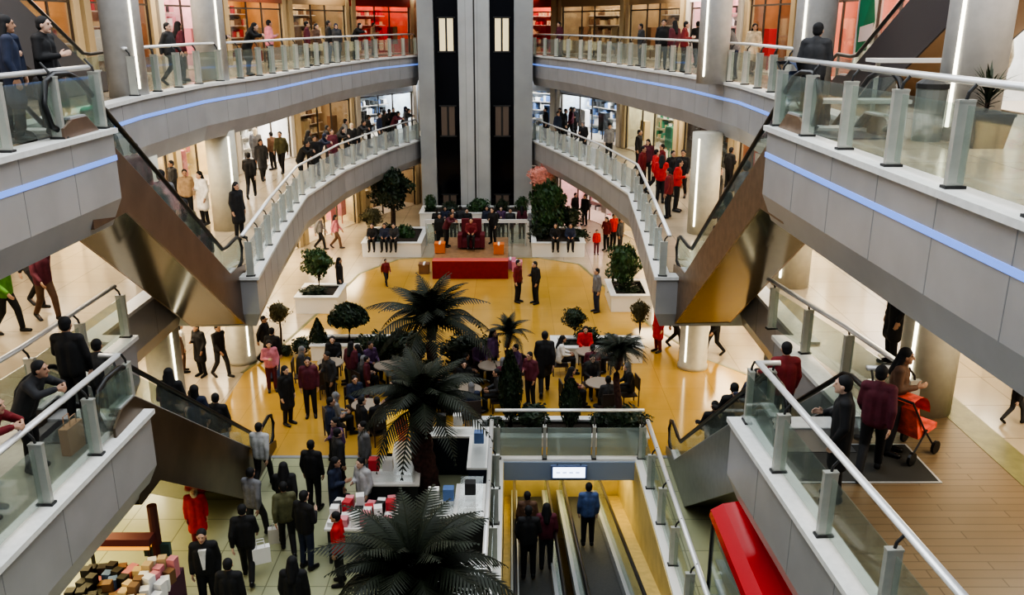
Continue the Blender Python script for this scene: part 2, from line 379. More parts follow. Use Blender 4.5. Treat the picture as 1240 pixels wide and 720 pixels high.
escalator('upper bronze escalator coming down beside the red jacket crowd',*ESC['B'],3.05,1.42,M('brown bronze cladding',(.22,.15,.10),.36,.5,noise=.15),land=1.25,D=.72,ptop=.3)
escalator('dark brown escalator going down to the pale green floor from the wing landing',*ESC['C'],0,1.42,m_bronze_dark,D=1.05)
escalator('grey steel escalator going down beside the walkway pit',*ESC['D'],0,1.42,m_steelclad,D=1.05,soff=M('dark soffit',(.02,.018,.015),.35,.3))
escalator('dark escalator rising out of view behind the charcoal pot, tan flank',(8.6,13.0,13.2),(8.35,20.4,L2),L2,1.5,M('dark slate cladding',(.07,.06,.065),.4,.2),ptop=.5,soff=M('tan soffit',(.36,.22,.12),.5))
escalator('dark escalator rising out of view above the short crowded wing',(-11.3,14.6,13.2),(-11.0,22.0,L2),L2,1.5,M('slate cladding',(.13,.12,.12),.45,.2),ptop=.5,soff=M('dark slate soffit',(.10,.09,.09),.4,.2))
# ------------------------------------------------------------------ walkway pit
wx=bpy.data.objects
def zsl(y): return -(y-12.3)*.264 if y>12.3 else 0.0
o=MB().bp(PX0-.02,PX0+.015,PY0,PY1-.05,-4,-.0).bp(PX1-.015,PX1+.02,PY0,PY1-.05,-4,-.0).bp(PX0-.02,PX0,PY1,22.34,-4,-.5).bp(PX1,PX1+.02,PY1,22.34,-4,-.5).obj('wall_pit',m_pity); struct(o)
struct(MB().bp(-3.5,6.3,22.35,22.5,-4.2,-.5).obj('wall_pit_end',m_pity)); struct(MB().bp(-3.5,6.3,9,22.4,-4.3,-4.1).obj('floor_pit',M('pit floor',(.25,.2,.12),.4)))
o=MB().bp(PX0,PX1,PY1-.05,PY1+.08,-.50,-.0).obj('beam',m_pitb); struct(o)
o=MB().bp(PX0-.18,PX0+.0,PY0,PY1+.2,0,.06).bp(PX1,PX1+.22,PY0,PY1+.2,0,.06).bp(PX0,PX1,PY1,PY1+.2,0,.06).obj('ledge_pit',m_white); struct(o)
o=MB().yz([(12.0,.0),(12.3,0),(22.3,zsl(22.3)),(22.3,zsl(22.3)-.3),(12,-.3)],2.42,PX1).yz([(12.0,.0),(12.3,0),(22.3,zsl(22.3)),(22.3,zsl(22.3)-.3),(12,-.3)],PX0,-.04).obj('ramp_side_floor',M('yellow ramp side',(.60,.44,.17),.35,noise=.1)); struct(o)
t=thing('lit_sign','small lit pale blue sign hanging over the walkways','sign',(1.42,PY1-.18,-.03))
MB().bp(-.45,.45,0,.07,-.36,0).obj('sign_box',M('sign housing',(.15,.2,.35),.4),t)
f=MB().bp(-.40,.40,-.012,0,-.32,-.04).obj('sign_face',m_sign,t)
b=MB()
for k in range(4): b.bp(-.32+.16*k,-.22+.16*k,-.02,-.012,-.2,-.15)
b.obj('sign_mark',M('pale sign mark',(.6,.66,.85),.5,emit=1.5,ec=(.55,.65,.95)),f)
b=MB(); b.bp(-.3,-.28,.02,.05,0,.04); b.bp(.28,.3,.02,.05,0,.04); b.obj('bracket',m_dark,t)
def walkway(label, xc, w):
    t=thing('moving_walkway',label,'moving walkway',(xc,12.3,0)); h=w/2; Lw=9.9; z=lambda y:-y*.264
    MB().yz([(-1.4,.02),(0,.02),(Lw,z(Lw)),(Lw,z(Lw)-.2),(-1.4,-.2)],-h,h).obj('tread_belt',m_tread,t)
    for sx in (-1,1):
        x=sx*(h+.09)
        MB().yz([(-1.4,.0),(0,.0),(Lw,z(Lw)),(Lw,z(Lw)+.22),(0,.24),(-1.4,.24)],x-.085,x+.085).obj('skirt_panel',m_steel,t)
        MB().yz([(-1.4,.24),(0,.24),(Lw,z(Lw)+.22),(Lw,z(Lw)+.9),(0,.92),(-1.5,.9)],x-.008,x+.008).obj('glass_balustrade',m_glass,t)
        MB().tube([(x,-1.3,.15),(x,-1.65,.35),(x,-1.65,.7),(x,-1.4,.96),(x,0,.98),(x,Lw,z(Lw)+.96)],.04,8).obj('handrail',m_black,t,True)
    return t
walkway('moving walkway with several riders sloping down in the yellow pit',.50,.70)
walkway('moving walkway carrying one rider in blue in the yellow pit',1.86,.82)
railing('glass railing across the far end of the walkway pit',[(PX0-.2,PY1+.12),(PX1+.2,PY1+.12)],1,G,step=1.1,inset=-.02,h=1.3,glassmat=glass('frosted pit glass',(.8,.88,.85),.05,.45,(.42,.48,.45)))
railing('long white railing between walkway pit and black kiosk',[(PX0-.14,PY0),(PX0-.14,PY1+.1)],1,G,inset=.02,h=1.08)
railing('long white railing between walkway pit and red roofed kiosk',[(PX1+.14,PY0),(PX1+.14,PY1+.1)],-1,G,inset=.02,h=1.08)
# ------------------------------------------------------------------ shopfronts: one thing for each bay
LP=[(-13.1,17.5),(-12.9,22),(-12.6,26.6),(-12.2,31.2),(-11.5,36),(-10.3,41.5),(-8.4,47),(-5.6,52),(-1.9,54.2)]
RP=[(9.7,15),(9.6,19.5),(9.4,24),(9.0,28.6),(8.5,33.2),(7.4,38.6),(5.6,44.6),(2.6,50.8),(-1.9,54.2)]
def shade(c): return tuple(c)
m_metalfr=M('shop frame metal',(.10,.085,.07),.35,.5)
m_shelf=M('shop shelf',(.55,.48,.40),.5)
GOODS=[M('goods %s'%n,c,.6) for n,c in (('white',(.8,.78,.75)),('rose',(.65,.25,.28)),('red',(.5,.04,.05)),('black',(.03,.03,.03)),('brown',(.22,.12,.06)),('blue',(.12,.2,.4)),('tan',(.6,.45,.25)),('green',(.06,.3,.18)))]
PAL={ # interior colour, light, lintel colour, goods indices
 'cream':((.85,.70,.42),8,(.70,.60,.42),(0,6,1)), 'white':((.9,.9,.88),9,(.75,.75,.75),(0,3,0)), 'bluewhite':((.78,.86,1),9,(.55,.6,.7),(0,3,5)),
 'brown':((.42,.20,.09),4,(.05,.03,.03),(4,6,2,0)), 'pink':((.85,.55,.55),6,(.8,.75,.74),(1,0,3)), 'red':((.60,.10,.06),4,(.45,.04,.03),(2,6)),
 'tan':((.42,.30,.17),4,(.33,.23,.13),(4,6)), 'salmon':((.85,.35,.24),5,(.8,.7,.62),(0,1,7)), 'dark':((.16,.12,.10),2.5,(.03,.03,.03),(3,4)), 'green':((.75,.68,.5),5,(.05,.33,.22),(0,7,6)), 'orange':((.55,.30,.12),4,(.14,.04,.02),(6,2,4)) }
LAY={'L2l':['tan','orange','brown','pink','orange','tan','red','tan'],'L2r':['white','salmon','salmon','brown','pink','tan','tan','red'],
     'L1l':['tan','cream','cream','cream','white','tan','bluewhite','bluewhite'],'L1r':['cream','white','cream','brown','dark','green','bluewhite','bluewhite'],
     'Gl':['cream','cream','cream','cream','cream','cream','tan','dark'],'Gr':['white','white','cream','cream','cream','cream','pink','dark']}
LVN={'L2':'top storey','L1':'middle storey','G':'ground storey'}
def bay(key,i,a,bq,z,h,side):
    pal=LAY[key][i]; ic,lt,hc,gi=PAL[pal]
    A=Vector((a[0],a[1],0)); B_=Vector((bq[0],bq[1],0)); d=B_-A; u_=d.normalized(); A=A+u_*.12; B_=B_-u_*.12; d=B_-A; L=d.length; ang=math.atan2(d.y,d.x)
    if side<0: A,B_=B_,A; ang+=PI            # local x along the front, local +y into the shop
    lev=key[:-1]; where='stroller side' if side<0 else 'crowded wing side'
    t=thing('shopfront','%s shopfront, %s, %s, %s towards the tower'%(pal if pal not in('bluewhite',) else 'bluish white',LVN[lev],where,ORD[i]),'shop',(A.x,A.y,z),ang,'lit shops of the '+LVN[lev])
    im=M('shop interior '+pal,ic,.6,noise=.12,nscale=2); dp=2.0
    b=MB(); b.bp(0,L,dp,dp+.08,0,h); b.bp(0,.06,0.1,dp,0,h); b.bp(L-.06,L,.1,dp,0,h); b.obj('back_wall',im,t)
    MB().bp(0,L,0,dp,0.0,.025).obj('shop_floor',M('shop floor pale',(.7,.6,.48),.3),t)
    MB().bp(.0,L,0.05,dp,h-.06,h).obj('shop_ceiling',m_ceil,t)
    MB().bp(.5,L-.5,.5,dp-.5,h-.10,h-.065).obj('light_panel',M('shop light '+pal,(1,1,1),.5,emit=lt*2.2,ec=tuple(min(1,.45+.6*x) for x in ic)),t)
    MB().bp(0,L,-.08,.1,h-.62,h).obj('sign_band',M('sign band '+pal,hc,.4,emit=(.5 if pal in('orange','green','pink') else 0)),t)
    for x0 in (0,L-.34): MB().bp(x0,x0+.34,-.1,.14,0,h).obj('pilaster',M('pilaster stone '+('w' if pal in('white','bluewhite','pink','salmon') else 't'),(.6,.56,.5) if pal in('white','bluewhite','pink','salmon') else (.50,.40,.25),.4),t)
    x1=L*.36
    f=MB().bp(.34,.40,0,.06,0,h-.62).bp(x1,x1+.06,0,.06,0,h-.62).bp(L-.40,L-.34,0,.06,0,h-.62).bp(x1+1.3,x1+1.36,0,.06,0,h-.62).bp(.4,L-.4,0,.06,2.2,2.26).obj('frame',m_metalfr,t)
    for xa,xb in ((.4,x1),(x1+1.36,L-.4)):
        if xb-xa>.2: MB().bp(xa,xb,.02,.035,.0,2.2).obj('glass_pane',m_glass2,f)
    rnd=random.Random(sum(map(ord,key))*31+i*7+len(pal))
    sh=MB()
    for zz in (.5,1.0,1.5,2.0): sh.bp(.5,L-.5,dp-.42,dp-.02,zz,zz+.04)
    sh.obj('shelf_unit',m_shelf,t)
    g=MB(); ms=[GOODS[k] for k in gi]
    for zz in (.03,.54,1.04,1.54,2.04):
        x=.55
        while x<L-.7:
            w=rnd.uniform(.08,.32); hh=rnd.uniform(.14,.38)
            g.cur=rnd.randrange(len(ms)); 
            if rnd.random()<.85: g.bp(x,x+w,dp-.40,dp-.10,zz,zz+hh)
            x+=w+rnd.uniform(.02,.1)
    for k in range(5):                       # floor racks near the window
        x=rnd.uniform(.6,L-.9); 
        if x1-.3<x<x1+1.3: continue
        g.cur=rnd.randrange(len(ms)); g.bp(x,x+.5,.45,.75,.5,1.45); g.bp(x+.22,x+.27,.55,.6,0,.5)
    go=g.obj('merchandise',ms,t); go['kind']='stuff'
for lev,z in (('L2',L2),('L1',L1),('G',G)):
    h={'L2':3.1,'L1':2.9,'G':3.0}[lev]
    for i in range(8):
        bay(lev+'l',i,LP[i],LP[i+1],z+.01,h,1)
        bay(lev+'r',i,RP[i],RP[i+1],z+.01,h,-1)
# ------------------------------------------------------------------ stage, planters, kiosks
def prop(name,label,cat,loc,group=None,rz=0,scale=None): return thing(name,label,cat,loc,rz,group,scale)
t=prop('stage','low stage with red cloth skirt and brown boards before the lift tower','stage',(-1.78,35.65,0))
MB().bp(-1.6,1.6,.05,4.4,.0,.78).obj('deck',m_stage,t); MB().bp(-1.62,1.62,0,.05,0,.78).obj('cloth_skirt',m_red,t)
MB().bp(-1.62,1.62,0,.5,.78,.80).obj('carpet_edge',M('pinkish carpet edge',(.55,.10,.08),.6),t)
def planter(label,x0,x1,y0,y1,h,slope=0):
    t=prop('planter',label,'planter',((x0+x1)/2,(y0+y1)/2,0)); X=(x1-x0)/2; Y=(y1-y0)/2
    b=MB(); tk=.12
    b.bp(-X,X,-Y,-Y+tk,0,h); b.bp(-X,X,Y-tk,Y,0,h); b.bp(-X,-X+tk,-Y+tk,Y-tk,0,h); b.bp(X-tk,X,-Y+tk,Y-tk,0,h); b.obj('box',m_white,t)
    b=MB(); b.bp(-X-.04,X+.04,-Y-.04,-Y+.2,h,h+.05); b.bp(-X-.04,X+.04,Y-.2,Y+.04,h,h+.05); b.bp(-X-.04,-X+.2,-Y+.2,Y-.2,h,h+.05); b.bp(X-.2,X+.04,-Y+.2,Y-.2,h,h+.05); b.obj('rim',m_ledge,t)
    MB().bp(-X+tk,X-tk,-Y+tk,Y-tk,0.02,h-.06).obj('soil',m_soil,t)
    return t
planter('white planter of dark shrubs facing the stage, round tree at its end',-7.0,-4.25,39.3,42.6,.65)
planter('white planter under the big tree on the pink blossom side of the stage',.95,3.4,39.3,42.6,.65)
planter('square white planter holding the round topped tree by the cream shops',-8.15,-6.55,31.0,32.8,.62)
planter('square white planter holding the broad green tree by the seated man',3.75,5.3,31.2,33.4,.62)
planter('long white planter of black green bushes in front of the standing trio',-6.5,-3.4,26.2,27.2,.5)
planter('white planter of bushes by the woman in red',1.3,4.2,26.0,27.1,.5)
planter('low white planter along the pit railing',-1.0,3.5,20.2,21.4,.26)
planter('long planter at the foot of the lift tower',-4.8,1.0,44.3,46.2,1.0)
t=prop('balustrade','white topped balustrade in front of the lift tower planter','railing',(-1.75,41.5,0))
MB().bp(-2.5,2.5,-.09,.09,1.16,1.32).obj('top_rail',m_rail,t)
for k in range(7): MB().bp(-2.45+.81*k-.03,-2.45+.81*k+.03,-.04,.04,0,1.18).obj('baluster',m_post,t)
MB().bp(-2.4,2.4,-.01,.01,.12,1.1).obj('glass_panel',m_glass,t)
# kiosk with white counters
def counter(label,pts,h=1.0,top=m_white,body=m_blackw,tw=.3):
    x,y=pts[0]; t=prop('counter',label,'counter',(x,y,0)); lp=[(p[0]-x,p[1]-y) for p in pts]
    MB().sweep(lp,[(-tw,0),(-tw,h-.05),(tw,h-.05),(tw,0)],1).obj('cabinet',body,t)
    MB().sweep(lp,[(-tw-.04,h-.05),(-tw-.04,h),(tw+.04,h),(tw+.04,h-.05)],1).obj('worktop',top,t)
    MB().sweep(lp,[(-tw+.06,h+.001),(-tw+.06,h+.18),(tw-.06,h+.18),(tw-.06,h+.001)],1).obj('display_case',m_glass2,t)
    return t
counter('L-shaped black kiosk counter with white top beside the palm trunk',[(-3.3,16.9),(-2.35,16.9),(-2.45,18.6)])
counter('black kiosk counter with a pale top near the pit railing',[(-1.75,15.7),(-1.15,15.7)],.95)
counter('tall white ended kiosk counter against the pit railing',[(-.85,16.6),(-.85,15.3)],1.0)
counter('long kiosk counter behind the palm trunk with white rail top',[(-2.0,19.0),(-.75,19.0),(-.75,17.2)],1.05,m_white,M('navy counter',(.03,.035,.06),.35),.22)
counter('low kiosk counter beside the lowest palm crown',[(-1.6,13.6),(-.7,13.6),(-.7,12.4)],.9)
t=prop('poster_stand','glowing yellow and orange poster stand by the kiosk','poster stand',(-2.72,18.9,0))
MB().bp(-.35,.35,-.06,.06,0,.08).obj('base',m_dark,t); MB().bp(-.32,.32,-.04,.04,.08,1.75).obj('frame',m_dark,t)
MB().bp(-.28,.28,-.055,-.04,.55,1.7).obj('poster',M('yellow poster',(.85,.55,.10),.5,emit=.7),t)
b=MB(); b.ell((.08,-.07,1.25),(.16,.02,.26)); b.bp(.0,.26,-.065,-.056,.62,1.0); b.obj('printed_shape',M('orange print',(.75,.18,.08),.5,emit=.25),t)
for i,(x,y,z,c,l) in enumerate(((-1.6,15.7,.95,GOODS[0],'white price display on the pale topped kiosk counter, first'),(-1.3,15.75,.95,GOODS[5],'blue display box on the pale topped kiosk counter'),(-1.7,19.0,1.05,GOODS[3],'black till on the long kiosk counter, trunk end'),(-1.3,19.02,1.05,GOODS[0],'white display box on the long kiosk counter'),(-.76,18.1,1.05,GOODS[5],'blue display box on the side arm of the long kiosk counter'),(-.86,15.9,1.0,GOODS[3],'black display box on the white ended kiosk counter'),(-2.7,16.9,1.0,GOODS[0],'white display box on the L-shaped kiosk counter'),(-3.0,16.9,1.0,GOODS[2],'red display box on the L-shaped kiosk counter'))):
    o=MB().bp(-.11,.11,-.10,.10,0,.26).obj('display_box',c,None,False,(x,y,z+.185)); tag(o,l,'box')
# display tables with goods in front of the palm
t=prop('display_table','display table covered with white and red parcels beside the kiosk queue','table',(-3.05,15.6,0))
MB().bp(-.7,.7,-.5,.5,.78,.83).obj('table_top',m_white,t)
for sx in(-1,1):
    for sy in(-1,1): MB().bp(sx*.62-.03,sx*.62+.03,sy*.42-.03,sy*.42+.03,0,.78).obj('leg',m_dark,t)
k=0
for i in range(6):
    for j in range(4):
        c=[GOODS[0],GOODS[2],GOODS[0],GOODS[1],GOODS[3],GOODS[0]][(i*3+j*2)%6]; hh=.1+.06*((i*5+j*3)%4)
        o=MB().box((0,0,hh/2),(.17,.19,hh),.2*((i+j)%3-1)).obj('parcel',c,None,False,(-3.6+.22*i,15.26+.23*j,.835))
        tag(o,'%s parcel in %s row and %s column of the parcel display table'%({GOODS[0]:'white',GOODS[2]:'red',GOODS[1]:'rose',GOODS[3]:'black'}[c],ORD[j],ORD[i]),'parcel','parcels on the display table')
# red roofed kiosk
t=prop('kiosk','glass kiosk under a curved glossy red roof beside the pit','kiosk',(3.95,11.9,0))
pr=[(-.52,2.28),(-.50,2.40),(-.3,2.52),(0,2.57),(.3,2.52),(.50,2.40),(.52,2.28)]
b=MB(); n=len(pr); vs=[(x,y,z) for y in(-2.0,1.35) for x,z in pr]; b.add(vs,[(i,i+1,n+i+1,n+i) for i in range(n-1)]+[tuple(range(n))[::-1],tuple(range(n,2*n)),(0,n,2*n-1,n-1)]); b.obj('roof',m_redgl,t,False)
for sx in(-1,1):
    for y in(-1.9,1.25): MB().bp(sx*.46-.03,sx*.46+.03,y-.03,y+.03,0,2.3).obj('post',m_dark,t)
MB().bp(-.46,.46,-1.9,1.25,0,.75).obj('base_cabinet',M('kiosk cabinet',(.32,.32,.30),.4),t)
for sx in(-1,1): MB().bp(sx*.46-.008,sx*.46+.008,-1.85,1.2,.75,2.28).obj('glass_side',m_glass,t)
b=MB()
for zz in(1.1,1.5,1.9): b.bp(-.40,.40,-1.8,1.15,zz,zz+.03)
b.obj('shelf',m_steel,t)
# market stall with parcels, left of the pale floor
t=prop('market_stall','market stall with orange lit canopy bar and heaped pink and white parcels','stall',(-6.75,13.2,0))
MB().bp(-1.0,.65,-.75,.65,0,.82).obj('stall_body',M('stall cloth',(.10,.03,.06),.7),t)
MB().bp(-1.0,.1,.55,.68,1.25,1.36).obj('canopy_bar',m_orange,t); MB().bp(-1.05,.15,.5,.75,1.36,1.5).obj('canopy',M('maroon canopy',(.12,.025,.03),.6),t)
for x in(-.98,.08): MB().bp(x-.025,x+.025,.58,.63,.8,1.3).obj('post',m_dark,t)
MB().tube([(.12,.85,0),(.12,.85,2.0)],.09,10).obj('banner_pole',M('dark red pole',(.11,.035,.03),.6),t)
b=MB(); b.bp(-.12,.36,.80,.90,.95,1.2); b.obj('pole_bracket',M('teal bracket',(.05,.10,.09),.5),t)
rnd=random.Random(3)
for i in range(9):
    for j in range(6):
        x=-.9+.185*i; y=-.62+.2*j; hh=rnd.uniform(.08,.3)+.12*(i>5)
        c=rnd.choice([0,0,1,0,6,0,4,1] if i>4 else [3,3,5,3,3,4,1]); 
        o=MB().box((0,0,hh/2),(.15,.16,hh),rnd.uniform(-.4,.4)).obj('parcel',GOODS[c],None,False,(-6.75+x,13.2+y,.825))
        tag(o,'small %s parcel on the market stall, %s row %s along from the wing side'%(['white','rose','red','black','brown','blue','tan','green'][c],ORD[j],ORD[i]),'parcel','parcels on the market stall')
# upper gallery objects near the pot
def pot_plant():
    x,y=6.55,12.2
    t=prop('plant_pot','square charcoal pot in front of the pale column','pot',(x,y,L2),scale=.7)
    b=MB(); b.add([(-.3,-.3,0),(.3,-.3,0),(.3,.3,0),(-.3,.3,0),(-.38,-.38,.62),(.38,-.38,.62),(.38,.38,.62),(-.38,.38,.62)],[(0,1,2,3),(4,5,6,7),(0,1,5,4),(1,2,6,5),(2,3,7,6),(3,0,4,7)]); b.obj('pot_body',m_pot,t)
    MB().bp(-.40,.40,-.40,.40,.62,.68).obj('pot_rim',m_pot,t)
    p=prop('potted_yucca','spiky dark green yucca growing in the charcoal pot','plant',(x,y,L2+.465),scale=.68)
    MB().tube([(0,0,0),(.02,.01,.35)],.04,8).obj('stem',m_bark,p)
    r=random.Random(5); b=MB()
    for k in range(70):
        a=r.uniform(0,2*PI); e=r.uniform(.1,1.35); L=r.uniform(.4,.75); z0=r.uniform(.1,.5)
        d=Vector((math.cos(a)*math.cos(e),math.sin(a)*math.cos(e),math.sin(e))); s=Vector((-math.sin(a),math.cos(a),0))*.022; o=Vector((0,0,z0))
        b.add([o-s,o+s,o+d*L*.6+s*1.2,o+d*L-Vector((0,0,.06)),o+d*L*.6-s*1.2],[(0,1,2,3,4)])
    b.obj('leaves',m_leafd,p)
pot_plant()
t=prop('waste_bin','grey waste bin standing beside the upper column','bin',(6.1,12.9,L2)); MB().lathe([(.2,0),(.22,.75)],(0,0,0),16).obj('bin_body',M('bin grey',(.2,.22,.21),.4,.3),t); MB().lathe([(.23,.75),(.23,.82),(.12,.9)],(0,0,0),16).obj('lid',m_dark,t)
t=prop('bench','pale bench behind the upper railing','bench',(5.75,14.6,L2)); MB().bp(-.75,.75,-.22,.22,.40,.46).obj('seat',m_white,t)
for x in(-.6,.6): MB().bp(x-.05,x+.05,-.18,.18,0,.40).obj('leg',m_dark,t)
t=prop('high_table','white topped high table beside the pale upper column','table',(6.9,15.2,L2)); MB().bp(-.8,.8,-.3,.3,1.02,1.08).obj('table_top',m_white,t)
for x in(-.7,.7): MB().bp(x-.03,x+.03,-.03,.03,0,1.02).obj('leg',m_post,t)
def stroller(label,loc,rz,cm):
    t=prop('stroller',label,'stroller',loc,None,rz); 
    for sx in(-1,1):
        for y in(-.28,.35): 
            w=MB(); w.yz([(y+.1*math.cos(k*PI/6),.1+.1*math.sin(k*PI/6)) for k in range(12)],sx*.24-.02,sx*.24+.02); w.obj('wheel',m_black,t)
    for sx in(-1,1): MB().tube([(sx*.22,-.28,.1),(sx*.22,.1,.5),(sx*.22,.5,1.0)],.015,6).tube([(sx*.22,.35,.1),(sx*.22,.0,.45)],.015,6).obj('frame_bar',m_dark,t)
    MB().tube([(-.22,.5,1.0),(.22,.5,1.0)],.02,8).obj('handle',m_black,t)
    MB().yz([(-.3,.40),(.18,.34),(.34,.82),(.28,.86),(.1,.44),(-.3,.48)],-.2,.2).obj('seat',cm,t)
    b=MB(); b.add([(sx*.21,.3-.32*math.sin(a),.72+.3*math.cos(a)) for a in [k*PI/10 for k in range(-2,6)] for sx in(-1,1)],[(2*k,2*k+1,2*k+3,2*k+2) for k in range(7)]); b.obj('hood',cm,t)
stroller('dark blue stroller standing behind the upper railing near the bench',(5.05,15.3,L2),.5,M('blue stroller cloth',(.06,.08,.14),.7))
stroller('stroller with red and white cover by the brown plank floor railing',(*at(1100,548,L1),L1+.01),2.2,M('red white cover',(.75,.12,.08),.7,noise=.3,nscale=9))

t=prop('floor_mat','dark mat on the planks at the head of the grey steel escalator','mat',(4.9,11.2,L1+.006)); MB().bp(-.95,1.0,-.55,.55,0,.012).obj('mat_pad',M('mat pad',(.035,.034,.03),.8),t); b=MB(); b.bp(-.98,1.03,-.58,-.55,0,.014); b.bp(-.98,1.03,.55,.58,0,.014); b.bp(-.98,-.95,-.55,.55,0,.014); b.bp(1.0,1.03,-.55,.55,0,.014); b.obj('edge',m_steel,t)
t=prop('banner','green and white banner on a stand between the upper columns and the salmon shops','banner',(8.35,22.0,L2+.01))
MB().lathe([(.22,0),(.20,.04),(.03,.06)],(0,0,0),14).obj('base',m_dark,t); MB().tube([(0,0,.05),(0,0,2.7)],.02,8).obj('pole',m_steel,t)
b=MB(); b.add([(0,0,2.65),(.30,-.06,2.45),(.42,-.02,1.7),(.30,.03,1.0),(.03,0,.95)],[(0,1,2,3,4)]); b.obj('banner_cloth',M('green banner cloth',(.03,.28,.14),.6),t)
b=MB(); b.add([(.05,-.07,1.55),(.36,-.09,1.65),(.34,-.07,1.25),(.05,-.05,1.2)],[(0,1,2,3)]); b.obj('white_band',GOODS[0],t)
# ------------------------------------------------------------------ plants
def leaf_mesh(name,n,shape,size,seed,mat,core=True):
    r=random.Random(seed); b=MB()
    for k in range(n):
        while True:
            p=Vector((r.uniform(-1,1),r.uniform(-1,1),r.uniform(-1,1)))
            if .25<p.length<1: break
        p=p.normalized()*(p.length**.45); p=shape(p,r)
        nrm=Vector((r.gauss(0,1),r.gauss(0,1),r.gauss(0,1))).normalized(); a=nrm.orthogonal().normalized(); c=nrm.cross(a); s=size*r.uniform(.6,1.3)
        b.add([p-a*s,p+c*s*.45,p+a*s,p-c*s*.45],[(0,1,2,3)])
    if core:
        m=MB(); m.ell((0,0,0),(.78,.78,.78),10,8); b.add([shape(Vector(v),None) for v in m.v],m.f)
    return b.mesh(name,mat)
def ROUND(p,r):
    k=1+.16*math.sin(4.1*p.x+1)*math.sin(3.7*p.y+2)+.15*math.sin(5.3*p.z+p.x*3)
    return Vector((p.x*k,p.y*k,p.z*.92*k))
COLM=lambda p,r: Vector((p.x*(1-.45*max(0,p.z)),p.y*(1-.45*max(0,p.z)),p.z))
CONE=lambda p,r: Vector((p.x*(1-.85*max(0,(p.z+.6)/1.6)),p.y*(1-.85*max(0,(p.z+.6)/1.6)),p.z))
UMB=lambda p,r: Vector((p.x,p.y,p.z*.42-.25*(p.x*p.x+p.y*p.y)))
FOL={}
def fol(kind,mat,n=900,size=.11):
    k=(kind,mat.name,n)
    if k not in FOL: FOL[k]=leaf_mesh('foliage',n,{'column':COLM,'round':ROUND,'cone':CONE,'umb':UMB}[kind],size,len(FOL)+1,mat)
    return FOL[k]
def tree(label,x,y,z0,zc,rx,rz,kind='round',mat=None,trunk=.06,n=900,size=.11,name='tree',cat='tree',bark=None):
    mat=mat or m_leafd
    t=thing(name,label,cat,(x,y,z0)); 
    zt=zc-z0
    if trunk: MB().tube([(0,0,0),(.03,.01,zt*.5),(0,0,zt)],[trunk*1.15,trunk,trunk*.7],8).obj('trunk',bark or m_bark,t,True)
    link('foliage',fol(kind,mat,n,size),t,(0,0,zt),(x*3+y)%3,(rx,rx,rz))
    return t
def px_tree(label,px,pyc,Y,r_px,z0,kind='round',mat=None,h_px=None,**k):
    zc=zat(pyc,Y); x=xat(px,Y,zc); sc_=F/(Y*CS+(CZ-zc)*SN)
    return tree(label,x,Y,z0,zc,r_px/sc_,(h_px or r_px)/sc_,kind,mat,**k)
px_tree('small olive round tree on a thin trunk in the white planter',450,262,40.6,13,.61,mat=m_leafo)
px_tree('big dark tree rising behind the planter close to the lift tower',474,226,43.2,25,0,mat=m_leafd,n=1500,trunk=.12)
px_tree('ball topped green tree in the square planter by the cream shops',384,316,31.9,19,.58,mat=m_leafg,trunk=.07,n=1200)
px_tree('broad green tree above the seated man in grey',756,318,32.4,20,.58,mat=m_leafg,h_px=28,trunk=.07,n=1200)
px_tree('big leafy green tree beneath the pink blossoms',664,248,41.2,22,.61,mat=m_leafg,h_px=34,n=1600,trunk=.1)
px_tree('second green tree in the white planter on the stroller side of the stage',690,262,41.6,16,.61,mat=m_leafd,h_px=14,n=900)
px_tree('pink blossom tree beside the lift tower foot',655,212,45.2,16,0,mat=m_pink,h_px=14,n=800,trunk=.08)
px_tree('dark ball topped tree on the amber floor behind the cafe bushes',696,384,27.2,15,.46,mat=m_leafd,h_px=14,n=1000)
px_tree('olive topped little tree by the woman in red',775,376,27.6,12,.0,mat=m_leafo,h_px=15,trunk=.04)
px_tree('thin trunked small tree at the edge of the cream floor',337,377,27.4,14,.0,mat=m_leafo,h_px=15,trunk=.035,n=380)
px_tree('umbrella crowned dark tree in the long planter',421,379,26.8,25,.46,'umb',m_leafd,h_px=30,n=1300)
px_tree('pointed dark bush in the long planter behind the trio',385,403,26.6,14,.46,'cone',m_leafd,h_px=20,n=1000,trunk=0)
px_tree('tall black green cypress column beside the pit railing',618,466,20.9,15,.26,'column',m_leafd,h_px=46,n=1800,trunk=.06,name='cypress')
px_tree('leaning cone bush between cypress and short palm',691,486,20.8,14,.26,'column',m_leafd,h_px=33,n=1400,trunk=.05,name='bush',cat='bush')
